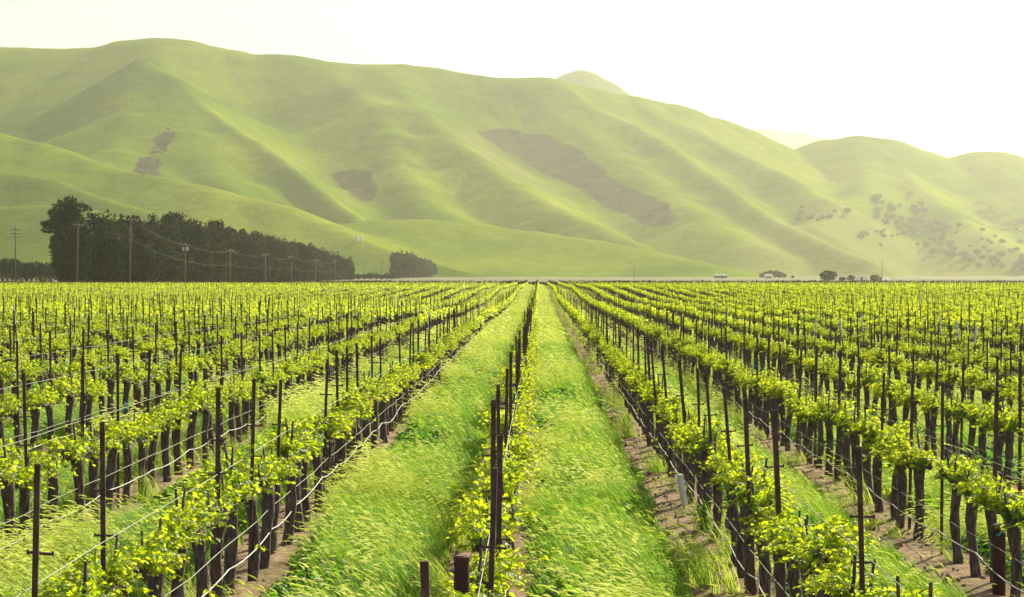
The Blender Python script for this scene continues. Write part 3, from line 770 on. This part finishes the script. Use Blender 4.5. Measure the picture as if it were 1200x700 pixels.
for s in range(4): gt.append(template('tuft', grass_tuft(900 + s, 64, (.58, .50, .54, .46)[s], (.55, .4, .62, .36)[s], (1.0, .9, 1.15, 1.05)[s], 1.25, (.50, .44, .55, .40)[s]).mesh('tuft', M['grass'])))        # heading grass
for s in range(3): gt.append(template('tuft', grass_tuft(930 + s, 60, .42, .12, .75, 1.3, .28).mesh('tuft', M['grass'])))        # greener
for s in range(2): gt.append(template('tuft', weed(950 + s).mesh('weed', M['grass'])))                                           # broad-leaved weeds
for s in range(2): gt.append(template('tuft', grass_tuft(960 + s, 16, .16, .2, .6, 1.1, .34, .10).mesh('tuft', M['grass'])))      # short sparse
gf = [template('tuft_far', grass_tuft(970 + s, 40, .46, .7, .9, 3.0, .52, .22).mesh('tuft_far', M['grass'])) for s in range(4)]
def strip_points(y0, y1, dens, xlim, lo=0.13, hi=0.75):
    n = int(dens * (y1 - y0) * 2 * xlim * 1.0); 
    Y = np.sqrt(RNG.uniform(0, 1, n) * (y1 * y1 - y0 * y0) + y0 * y0) if xlim > 90 else RNG.uniform(y0, y1, n)
    X = RNG.uniform(-xlim, xlim, n)
    ok = np.abs(X) < 0.275 * Y + 2.0; X, Y = X[ok], Y[ok]
    fr = np.mod(X - ROW_X0, ROW_S) / ROW_S
    ed = 0.055 * fbm(X * .5, Y * .8, 8, 3)
    inside = (fr > lo + ed) & (fr < hi + ed)
    e = np.minimum(fr - lo - ed, hi + ed - fr)
    return X, Y, fr, inside, e
Ps = []; Rs = []; Ss = []; Vs = []
def add_grass(y0, y1, dens, xlim, sc, temps_far=False):
    X, Y, fr, ins, e = strip_points(y0, y1, dens, xlim)
    X, Y, fr, e = X[ins], Y[ins], fr[ins], e[ins]
    n = len(X); Z = gz(X, Y)
    pat = fbm(X * .55, Y * .33, 21, 3); wind = fbm(X * .35, Y * .25, 33, 3)
    rightness = (fr - .13) / .62
    green = pat + 0.9 * (rightness - .55)                  # heads crowd the left of each strip, lush green to the right
    u = RNG.uniform(0, 1, n)
    var = np.where(green + RNG.normal(0, .22, n) < 0.12, RNG.integers(0, 4, n), RNG.integers(4, 7, n))
    wd = (vnoise(X * .9 + 31, Y * .6, 51) > .45) & (u < .6)
    var = np.where(wd, RNG.integers(7, 9, n), var)
    s = sc * RNG.uniform(.75, 1.2, n) * (0.62 + 0.38 * sstep(0, .10, e))
    rz = RNG.normal(0, .35, n) + wind * .7 - 0.1
    rot = np.stack([RNG.normal(0, .08, n), -0.12 - .12 * wind + RNG.normal(0, .08, n), rz], -1)
    return np.stack([X, Y, Z], -1), rot, np.stack([s, s, s * RNG.uniform(.9, 1.15, n)], -1), var
parts = [add_grass(9, 34, 52, 12, 1.0), add_grass(34, 80, 24, 24, 1.2)]
# sparse short tufts over the bare strips
n = 9000; X = RNG.uniform(-20, 20, n); Y = RNG.uniform(9, 70, n); ok = (np.abs(X) < .275 * Y + 1.5)
X, Y = X[ok], Y[ok]; fr = np.mod(X - ROW_X0, ROW_S) / ROW_S; c = fbm(X * 1.1, Y * 1.1, 71, 3)
ok = ((fr > .74) | (fr < .14)) & (c > 0.08 + 0.3 * ((fr < .2) & (fr > .02))); X, Y = X[ok], Y[ok]; n = len(X); s = RNG.uniform(.6, 1.3, n)
parts.append((np.stack([X, Y, gz(X, Y)], -1), np.stack([RNG.normal(0, .1, n), RNG.normal(-.1, .15, n), RNG.uniform(-1, 1, n)], -1), np.stack([s, s, s], -1), RNG.integers(7, 11, n) ))
P, Ro, S_, V_ = [np.concatenate([p[i] for p in parts]) for i in range(4)]
tag(scatter('grass', P, Ro, S_, V_, gt), 'tall windblown grass with pale seed heads between the vine rows', 'grass')
parts = []
for a in ((80, 180, 5.0, 52, 1.5), (180, 459, 1.6, 125, 1.9)):
    P, Ro, S_, V_ = add_grass(*a); parts.append((P, Ro, S_ * np.array([1, 1, .75]), RNG.integers(0, 4, len(P))))
P, Ro, S_, V_ = [np.concatenate([p[i] for p in parts]) for i in range(4)]
tag(scatter('grass', P, Ro, S_, V_, gf), 'grass strips narrowing towards the far end of the field', 'grass')

# clods on the bare soil
ct = []
for s in range(4):
    r = random.Random(s + 70); bm = bmesh.new(); bmesh.ops.create_icosphere(bm, subdivisions=2, radius=1)
    for v in bm.verts: v.co *= r.uniform(.72, 1.12); v.co.z *= .6
    me = bpy.data.meshes.new('clod'); bm.to_mesh(me); bm.free(); me.materials.append(M['soil_clod']); ct.append(template('clod', me))
n = 26000; X = RNG.uniform(-12, 12, n); Y = 10 + 45 * RNG.uniform(0, 1, n) ** 1.2; fr = np.mod(X - ROW_X0, ROW_S) / ROW_S
ok = ((fr > .68) | (fr < .16)) & (np.abs(X) < .28 * Y + 1); X, Y = X[ok], Y[ok]; n = len(X)
s = 0.008 + 0.030 * RNG.uniform(0, 1, n) ** 3
tag(scatter('soil_clods', np.stack([X, Y, gz(X, Y) + 0.035], -1), RNG.uniform(-3, 3, (n, 3)), np.stack([s * RNG.uniform(.8, 1.6, n), s, s], -1), RNG.integers(0, 4, n), ct), 'dry brown clods on the bare soil beside the vines', 'soil')

# ------------------------------------------------------------------ trees
def crown_faces(r, lobes, nface, size, tint_lo=.2, tint_hi=.9, shell=.45):
    V = []; T = []
    vol = [l[3] * l[4] * l[5] for l in lobes]; tot = sum(vol)
    for (cx, cy, cz, ax, ay, az), v in zip(lobes, vol):
        m = max(20, int(nface * v / tot))
        d = r.normal(size=(m, 3)); d /= np.linalg.norm(d, axis=1)[:, None]
        rad = (shell + (1 - shell) * r.uniform(0, 1, m) ** .5)
        rad *= 1 + 0.16 * fbm(d[:, 0] * 2.2 + cx, d[:, 2] * 2.2 + d[:, 1] * 1.7 + cz, 5, 3)
        p = d * rad[:, None] * np.array([ax, ay, az]) + np.array([cx, cy, cz])
        nr = d + r.normal(0, .6, (m, 3)); nr /= np.linalg.norm(nr, axis=1)[:, None]
        t1 = np.cross(nr, r.normal(size=(m, 3))); t1 /= np.linalg.norm(t1, axis=1)[:, None]; t2 = np.cross(nr, t1)
        s = size * r.uniform(.5, 1.2, m)[:, None]
        q = np.stack([p - t1 * s, p - t2 * s * .55, p + t1 * s, p + t2 * s * .55], 1)
        V.append(q.reshape(-1, 3)); tv = np.clip(r.uniform(tint_lo, tint_hi) + r.normal(0, .15, m), 0, 1); T.append(np.repeat(tv, 4))
    V = np.concatenate(V); T = np.concatenate(T); Fq = np.arange(len(V)).reshape(-1, 4)
    return V, Fq, T
def crown_mesh(r, lobes, nface, size, mat, **kw):
    V, Fq, T = crown_faces(r, lobes, nface, size, **kw); return np_mesh('crown', V, Fq, mat, {'tint': T}, False)
def trunk_mesh(h, rad, limbs, seed):
    r = random.Random(seed); m = MB(); m.tube([(0, 0, -.5), (r.uniform(-.2, .2), 0, h * .5), (r.uniform(-.3, .3), 0, h)], [rad * 1.3, rad, rad * .5], 8)
    for _ in range(limbs):
        z = r.uniform(.35, .85) * h; a = r.uniform(0, 6.28); l = h * r.uniform(.15, .3)
        m.tube([(0, 0, z), (math.cos(a) * l * .6, math.sin(a) * l * .6, z + l * .5), (math.cos(a) * l, math.sin(a) * l, z + l)], [rad * .5, rad * .35, rad * .15], 5)
    return m.mesh('trunk', M['trunk'], True)
def tall_lobes(r, H, wdt):
    lb = [(0, 0, H * .30, wdt * .48, wdt * .48, H * .32), (0, 0, H * .58, wdt * .40, wdt * .40, H * .30)]
    for _ in range(6):
        a = r.uniform(0, 6.28); lb.append((math.cos(a) * wdt * .25, math.sin(a) * wdt * .25, H * r.uniform(.15, .75), wdt * .3, wdt * .3, H * r.uniform(.12, .2)))
    for _ in range(4):
        lb.append((r.uniform(-.25, .25) * wdt - .05 * wdt, r.uniform(-.25, .25) * wdt, H * r.uniform(.76, .90), wdt * r.uniform(.09, .18), wdt * r.uniform(.09, .18), H * r.uniform(.08, .13)))
    return lb
TALL = []
for s in range(7):
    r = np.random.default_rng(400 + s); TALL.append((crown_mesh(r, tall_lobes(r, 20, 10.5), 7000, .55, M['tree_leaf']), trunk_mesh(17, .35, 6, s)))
def profile(x, tab): return float(np.interp(x, [t[0] for t in tab], [t[1] for t in tab]))
TOPS = [(60,232),(85,231),(100,246),(130,250),(150,253),(180,257),(205,252),(225,255),(240,258),(270,266),(300,272),(330,278),(360,286),(390,296),(412,306)]
def tall_tree(px, Y, top_y, label, group, wscale=1.0):
    p = at(px, top_y, Y); z0 = gzf(p.x, Y) - .2; s = (p.z - z0) / 19.2; q = random.random()
    t = thing('windbreak_tree', label, 'tree', (p.x, Y + random.uniform(-3, 3), z0), random.uniform(0, 6.28), group)
    t.scale = (wscale * max(.75, s), wscale * max(.75, s), s); c, k = random.choice(TALL); link('crown', c, t); link('trunk', k, t)
# first, ragged tree at the near end of the windbreak
r = np.random.default_rng(99); lb = tall_lobes(r, 22, 9.5)
for (dx, z, a) in ((-4.6, 15.5, 1.7), (-5.6, 14.2, 1.5), (-4.2, 18.2, 1.6), (-4.0, 12.0, 1.2), (-2.8, 20.0, 1.6), (2.0, 19.6, 1.7), (-.4, 21.3, 1.5), (-6.6, 15.6, 1.1), (-4.6, 8.5, 1.1), (-3.6, 16.8, 1.8)): lb.append((dx, r.uniform(-1, 1), z, a * 1.2, a, a * .7))
lb = [l if l[0] > -2 or l[3] < 3 else l for l in lb]
px0 = 84; Y0 = 478.0; p = at(px0, 229, Y0); z0 = gzf(p.x, Y0) - .2
t = thing('windbreak_tree', 'tallest ragged dark tree at the near left end of the windbreak', 'tree', (p.x, Y0, z0), 0, 'dark windbreak trees')
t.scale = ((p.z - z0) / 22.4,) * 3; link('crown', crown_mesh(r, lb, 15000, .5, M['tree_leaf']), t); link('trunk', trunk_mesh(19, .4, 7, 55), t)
XL = -108.0; y = 488.0; n = 1
while True:
    px = VPX + XL / y * F
    if px > 411: break
    n += 1
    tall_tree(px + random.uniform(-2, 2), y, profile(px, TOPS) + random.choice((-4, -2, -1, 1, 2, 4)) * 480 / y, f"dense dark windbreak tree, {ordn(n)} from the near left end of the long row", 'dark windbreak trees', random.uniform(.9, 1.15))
    y += 12.5 + (y - 480) * .012
TOPS2 = [(460,295),(470,294),(480,296),(490,300),(500,303),(510,309),(518,320)]
for n, px in enumerate((464, 468, 473, 479, 484, 489, 494, 499, 504, 508, 512, 515)):
    Y = -XL * 0.92 * F / (VPX - px); tall_tree(px, Y, profile(px, TOPS2) + random.choice((-1, 0, 1)), f"dense dark tree, {ordn(n + 1)} from the left in the smaller far grove", 'trees of the far grove', .95)
SMALL = []
for s in range(5):
    r = np.random.default_rng(500 + s); lb = [(0, 0, 3.2, 3.4, 3.4, 2.6)]
    for _ in range(7):
        a = r.uniform(0, 6.28); lb.append((math.cos(a) * 2.0, math.sin(a) * 2.0, r.uniform(2.4, 4.6), r.uniform(1.2, 2.0), r.uniform(1.2, 2.0), r.uniform(1.0, 1.6)))
    SMALL.append((r, lb))
SM_DARK = [(crown_mesh(r, lb, 1500, .42, M['tree_leaf']), trunk_mesh(3, .18, 3, 60 + i)) for i, (r, lb) in enumerate(SMALL)]
SM_OAK = [(crown_mesh(r, lb, 1500, .42, M['oak_leaf']), trunk_mesh(3, .22, 3, 70 + i)) for i, (r, lb) in enumerate(SMALL)]
def small_tree(name, px, Y, top_y, wpx, label, group, kind, z0=None):
    p = at(px, top_y, Y)
    if z0 is None: z0 = gzf(p.x, Y) - .2
    t = thing(name, label, 'tree' if name != 'bush' else 'bush', (p.x, Y, z0), random.uniform(0, 6.28), group); s = (p.z - z0) / 5.7; wv = wpx / F * Y / 7.6
    t.scale = (wv, wv, s); c, k = random.choice(kind); link('crown', c, t); link('trunk', k, t); return t
for n, px in enumerate(np.linspace(-8, 82, 17)):
    small_tree('distant_tree', float(px), 700 + random.uniform(-12, 12), 305.5 + random.uniform(-3, 2.5), random.uniform(8, 12), f"low dark tree, {ordn(n + 1)} from the left in the far row behind the field", 'far trees at the left', SM_DARK)
for n, px in enumerate((414, 420, 427, 434, 441, 447, 453, 459)):
    small_tree('bush', px, 1150, 322 + random.uniform(-2, 1), random.uniform(8, 10), f"low dark bush, {ordn(n + 1)} from the left between the windbreak and far grove", 'bushes between the groves', SM_DARK)

# farm at the right
small_tree('round_tree', 970.5, 880, 317.5, 24, 'broad round dark tree standing alone beside the small farm', None, SM_DARK[:1])
small_tree('farm_tree', 997, 890, 322.5, 11, 'loose small tree beside the long low shed', None, SM_OAK)
small_tree('farm_tree', 987, 930, 324.5, 10, 'pale small tree between the round tree and the shed', None, SM_OAK)
small_tree('farm_tree', 1026, 870, 322, 15, 'small green tree in front of the low farmhouse', None, SM_OAK)
def building(name, label, cat, px0, px1, eave, ridge, Y, depth, wall, roof, rest=None, door=True):
    a = at(px0, eave, Y); b = at(px1, eave, Y); zr = at(px0, ridge, Y).z; wd = b.x - a.x; cx = (a.x + b.x) / 2
    z0 = gzf(cx, Y) - .3; t = thing(name, label, cat, (cx, Y + depth / 2, z0)); he = a.z - z0; hr = zr - z0
    m = MB(); hw, hd = wd / 2, depth / 2
    m.add([(-hw, -hd, 0), (hw, -hd, 0), (hw, hd, 0), (-hw, hd, 0), (-hw, -hd, he), (hw, -hd, he), (hw, hd, he), (-hw, hd, he), (-hw, 0, hr - .1), (hw, 0, hr - .1)],
          [(0, 1, 5, 4), (2, 3, 7, 6), (1, 2, 6, 9, 5), (3, 0, 4, 8, 7), (4, 5, 9, 8), (6, 7, 8, 9)]); link('wall', m.mesh('wall', wall), t)
    m = MB(); o = .35; th = .15
    for sg in (-1, 1):
        ex = sg * (hd + o); ez = he - o * (hr - he) / hd
        vs = [(-hw - o, ex, ez), (hw + o, ex, ez), (hw + o, 0, hr), (-hw - o, 0, hr)]; vs += [(x, y, z + th) for x, y, z in vs]
        m.add(vs, [(0, 1, 2, 3), (7, 6, 5, 4), (0, 4, 5, 1), (1, 5, 6, 2), (3, 2, 6, 7), (0, 3, 7, 4)])
    link('roof', m.mesh('roof', roof), t)
    m = MB(); m.box((hw * .1, -hd - .02, .95 + .3), (.9, .06, 1.9)); link('door', m.mesh('door', M['dark_open']), t)
    for sx in (-.55, .6):
        m = MB(); m.box((hw * sx, -hd - .02, he * .62), (.9, .06, .8)); link('window', m.mesh('window', M['dark_open']), t)
building('shed', 'long low shed with weathered roof beside the loose small tree', 'shed', 1001, 1017, 328.6, 325, 900, 6, M['pole_grey'], M['roof'])
building('farmhouse', 'low pale farmhouse half hidden behind the small green tree', 'house', 1018, 1044, 329.2, 326.5, 890, 7, M['wall_white'], M['roof'])
building('white_house', 'white house with faded red roof among hazy trees', 'house', 897, 905, 324, 321.5, 1400, 7, M['wall_white'], M['roof_red'])
building('barn', 'hazy grey barn standing on the plain before the hills', 'barn', 838, 852, 323.2, 321.6, 1450, 8, M['roof'], M['roof'])
for n, (px, ty, wv) in enumerate(((892, 320, 6), (897, 318, 7), (903, 316.5, 9), (909, 317, 8), (914, 318.5, 9), (919, 320.5, 6), (929, 323, 5))):
    small_tree('hazy_tree', px, 1440, ty, wv, f"hazy tree, {ordn(n + 1)} from the left around the white house", 'hazy trees round the white house', SM_OAK)

# dark crop strip along the far edge of the field
r = np.random.default_rng(5); n = 52000; X = r.uniform(-150, 320, n); Y = r.uniform(500, 526, n); Z = gz(X, Y) + r.uniform(0, 1.75, n) * (0.75 + .35 * fbm(X / 7, Y / 7, 3, 3))
nr = r.normal(size=(n, 3)); nr /= np.linalg.norm(nr, axis=1)[:, None]; t1 = np.cross(nr, r.normal(size=(n, 3))); t1 /= np.linalg.norm(t1, axis=1)[:, None]; t2 = np.cross(nr, t1)
c = np.stack([X, Y, Z], -1); s = r.uniform(.12, .35, n)[:, None]
V = np.stack([c - t1 * s, c - t2 * s * .6, c + t1 * s, c + t2 * s * .6], 1).reshape(-1, 3)
o = link('far_crop', np_mesh('far_crop', V, np.arange(4 * n).reshape(-1, 4), M['tree_leaf'], {'tint': np.repeat(r.uniform(0, .6, n), 4)}, False))
tag(o, 'dark low crop strip along the far edge of the vineyard', 'crop', kind='stuff')

# oaks on the right hillside
r = random.Random(12); oaks = []
def oak_zone(n, x0, x1, f0, f1, s0, s1):
    k = 0
    while k < n:
        px = r.uniform(x0, x1); t = (px - x0) / (x1 - x0); py = r.uniform(f0(t), f1(t)); oaks.append((px, py, r.uniform(s0, s1))); k += 1
oak_zone(14, 930, 1000, lambda t: 243 + t * 6, lambda t: 258 + t * 10, 5, 9)
oak_zone(34, 1025, 1110, lambda t: 228 + t * 18, lambda t: 262 + t * 22, 6, 11)
oak_zone(36, 1040, 1200, lambda t: 258 + t * 12, lambda t: 288 + t * 10, 5, 11)
oak_zone(34, 1090, 1205, lambda t: 292 + t * 2, lambda t: 316 + t * 2, 5, 12)
oak_zone(12, 1000, 1090, lambda t: 262 + t * 10, lambda t: 285 + t * 10, 4, 8)
oaks += [(1029, 234, 11), (1066, 230, 9), (745, 247, 4), (907, 217, 3)]
for px, py, wv in oaks:
    hp = hit_hill(px, py)
    if hp is None: continue
    t = thing('hillside_oak', 'hazy grey green oak tree on the right hillside', 'tree', (hp.x, hp.y, hp.z - .5), r.uniform(0, 6.28), 'oaks scattered over the right hillside')
    s = wv * r.uniform(.7, 1.35) / F * hp.y / 8.2; t.scale = (s * r.uniform(.9, 1.3), s, s * r.uniform(.75, 1.0)); c, k = SM_OAK[int(r.random() * 5)]; link('crown', c, t); link('trunk', k, t)
# shrubs in the gully
for n in range(26):
    u = r.random(); px = 201 - 32 * u + r.uniform(-6, 6); py = 152 + 52 * u + r.uniform(-5, 5); hp = hit_hill(px, py)
    if hp is None: continue
    t = thing('gully_shrub', 'dark grey shrub in the gully of the left hill', 'shrub', (hp.x, hp.y, hp.z - .6), r.uniform(0, 6), 'shrubs in the hill gully')
    s = r.uniform(3.0, 6) / F * hp.y / 8.2; t.scale = (s, s, s * .6); c, k = SM_OAK[int(r.random() * 5)]; link('crown', c, t); link('trunk', k, t)
# two water tanks on the foothill
for n, (px, lb) in enumerate(((418.2, 'left one of two small white water tanks on the foothill'), (423.6, 'right one of two small white water tanks on the foothill'))):
    hp = hit_hill(px, 283)
    if hp is None: continue
    t = thing('water_tank', lb, 'water tank', (hp.x, hp.y, hp.z - .3), 0, 'white water tanks'); rr_ = 3.6 / F * hp.y / 2; H_ = 7 / F * hp.y
    m = MB(); m.tube([(0, 0, 0), (0, 0, H_ * .5), (0, 0, H_)], rr_, 20, .5, False); link('tank_wall', m.mesh('tank_wall', M['white_paint'], True), t)
    m = MB(); m.tube([(0, 0, H_ - .02), (0, 0, H_ + .1), (0, 0, H_ + rr_ * .35)], [rr_ * 1.03, rr_ * 1.03, .15], 20); link('lid', m.mesh('lid', M['white_paint']), t)

# ------------------------------------------------------------------ utility poles and lines
def pole(px, top_y, Y, label, wood='pole_wood', arms=1, transformer=False, rad=.17, lean=0.0):
    p = at(px, top_y, Y); z0 = gzf(p.x, Y) - .3; H_ = p.z - z0
    t = thing('utility_pole', label, 'utility pole', (p.x, Y, z0), 0, 'utility poles'); t.rotation_euler = (0, lean, 0)
    m = MB(); m.tube([(0, 0, -.5), (0, 0, H_ * .5), (0, 0, H_)], [rad * 1.15, rad, rad * .78], 10); link('pole', m.mesh('pole', M[wood], True), t)
    for a in range(arms):
        z = H_ - .9 - 1.1 * a; m = MB(); m.box((0, -.22, z), (2.5, .13, .16)); ca = link('crossarm', m.mesh('crossarm', M[wood]), t)
        for sx in (-1.1, -.45, .45, 1.1):
            m = MB(); m.tube([(sx, -.22, z + .08), (sx, -.22, z + .2), (sx, -.22, z + .24), (sx, -.22, z + .36)], [.05, .05, .09, .06], 8); link('insulator', m.mesh('insulator', M['insulator'], True), ca)
    if transformer:
        for sx in (-.5, .62):
            m = MB(); m.tube([(sx, -.35, H_ - 2.3), (sx, -.35, H_ - 2.2), (sx, -.35, H_ - 1.45), (sx, -.35, H_ - 1.35)], [.2, .3, .3, .15], 12); link('transformer', m.mesh('transformer', M['insulator'], True), t)
    return Vector((p.x, Y - .22, p.z - .7))
tops = []
pole(18, 265, 520, 'dark utility pole alone at the far left edge', 'pole_grey', 2, False, .17)
tops.append(pole(90, 260, 466, 'utility pole with crossarm in front of the tallest ragged tree', 'pole_wood', 1, False, .17, .02))
tops.append(pole(152, 254, 464, 'tall brown utility pole in front of the windbreak', 'pole_wood', 1, False, .19, .015))
tops.append(pole(217, 284, 534, 'grey utility pole carrying pale transformers before the windbreak', 'pole_grey', 1, True, .15))
for px, ty, Y, lb in ((270, 291, 612, 'grey utility pole next beyond the transformer pole'), (311, 296, 690, 'second grey utility pole beyond the transformer pole'), (341.5, 299, 761, 'third grey utility pole beyond the transformer pole'),
                      (370, 303, 840, 'fourth grey utility pole beyond the transformer pole'), (393, 305, 930, 'fifth grey utility pole beyond the transformer pole, before the windbreak end')):
    tops.append(pole(px, ty, Y, lb, 'pole_grey', 1, False, .16))
for px, ty, lb in ((427, 311, 'utility pole just right of the windbreak end'), (437, 312, 'thin utility pole above the low bushes'), (447.5, 305, 'taller utility pole between windbreak and far grove'), (456, 312, 'utility pole just left of the far grove')):
    pole(px, ty, 1190, lb, 'pole_grey', 1, False, .19)
pole(743, 310, 1200, 'lone thin utility pole on the plain right of the path', 'pole_grey', 1, False, .16)
pole(1034, 305.5, 905, 'tall thin pole rising behind the low farmhouse', 'pole_grey', 0, False, .11)
def cable(label, pts, sag, rad=.012):
    out = []
    for a, b in zip(pts[:-1], pts[1:]):
        for q in range(10):
            t_ = q / 10; c_ = a.lerp(b, t_); c_.z -= sag * 4 * t_ * (1 - t_); out.append(c_)
    out.append(pts[-1]); m = MB(); m.tube(out, rad, 5); tag(link('power_line', m.mesh('power_line', M['power_wire'], True)), label, 'cable', 'cables between the utility poles')
left_end = at(-40, 280, 470)
cable('upper cable strung along the utility poles before the windbreak', [left_end] + [v + Vector((0, 0, .0)) for v in tops], 1.1)
cable('middle cable strung along the utility poles before the windbreak', [left_end + Vector((1, 0, 0))] + [v + Vector((1.1, 0, 0)) for v in tops], 1.3)
cable('lowest thick cable hung halfway up the utility poles', [v - Vector((0, 0, 4.2)) for v in tops[1:]], 0.8, .018)

# white pipe gate at the left end of the field
a = at(53, 331, 462); b = at(65, 329, 462); c = at(88, 334, 462)
gzz = gzf(b.x, 462); t = thing('pipe_gate', 'white pipe gate and posts at the far left edge of the field', 'gate', (b.x, 462, gzz))
for v, rad, nm in ((a, .20, 'post'), (b, .22, 'post'), (c, .15, 'post')):
    m = MB(); m.tube([(v.x - b.x, 0, -.3), (v.x - b.x, 0, max(1.0, v.z - gzz))], rad, 8); link(nm, m.mesh(nm, M['white_paint'], True), t)
m = MB(); m.tube([(0, 0, b.z - gzz - .35), ((c.x - b.x), 0, c.z - gzz - .05)], .14, 8); link('rail', m.mesh('rail', M['white_paint'], True), t)
for n, (x0, y0, x1, y1, lb) in enumerate(((48, 332, 42, 324, 'left one of two thin leaning poles beside the white gate'), (54, 330, 49, 320, 'right one of two thin leaning poles beside the white gate'))):
    p0, p1 = at(x0, y0, 466), at(x1, y1, 466); strip_piece('leaning_pole', lb, 'pole', [p0 - Vector((0, 0, 1.5)), p0, p1], .05, M['pole_grey'])
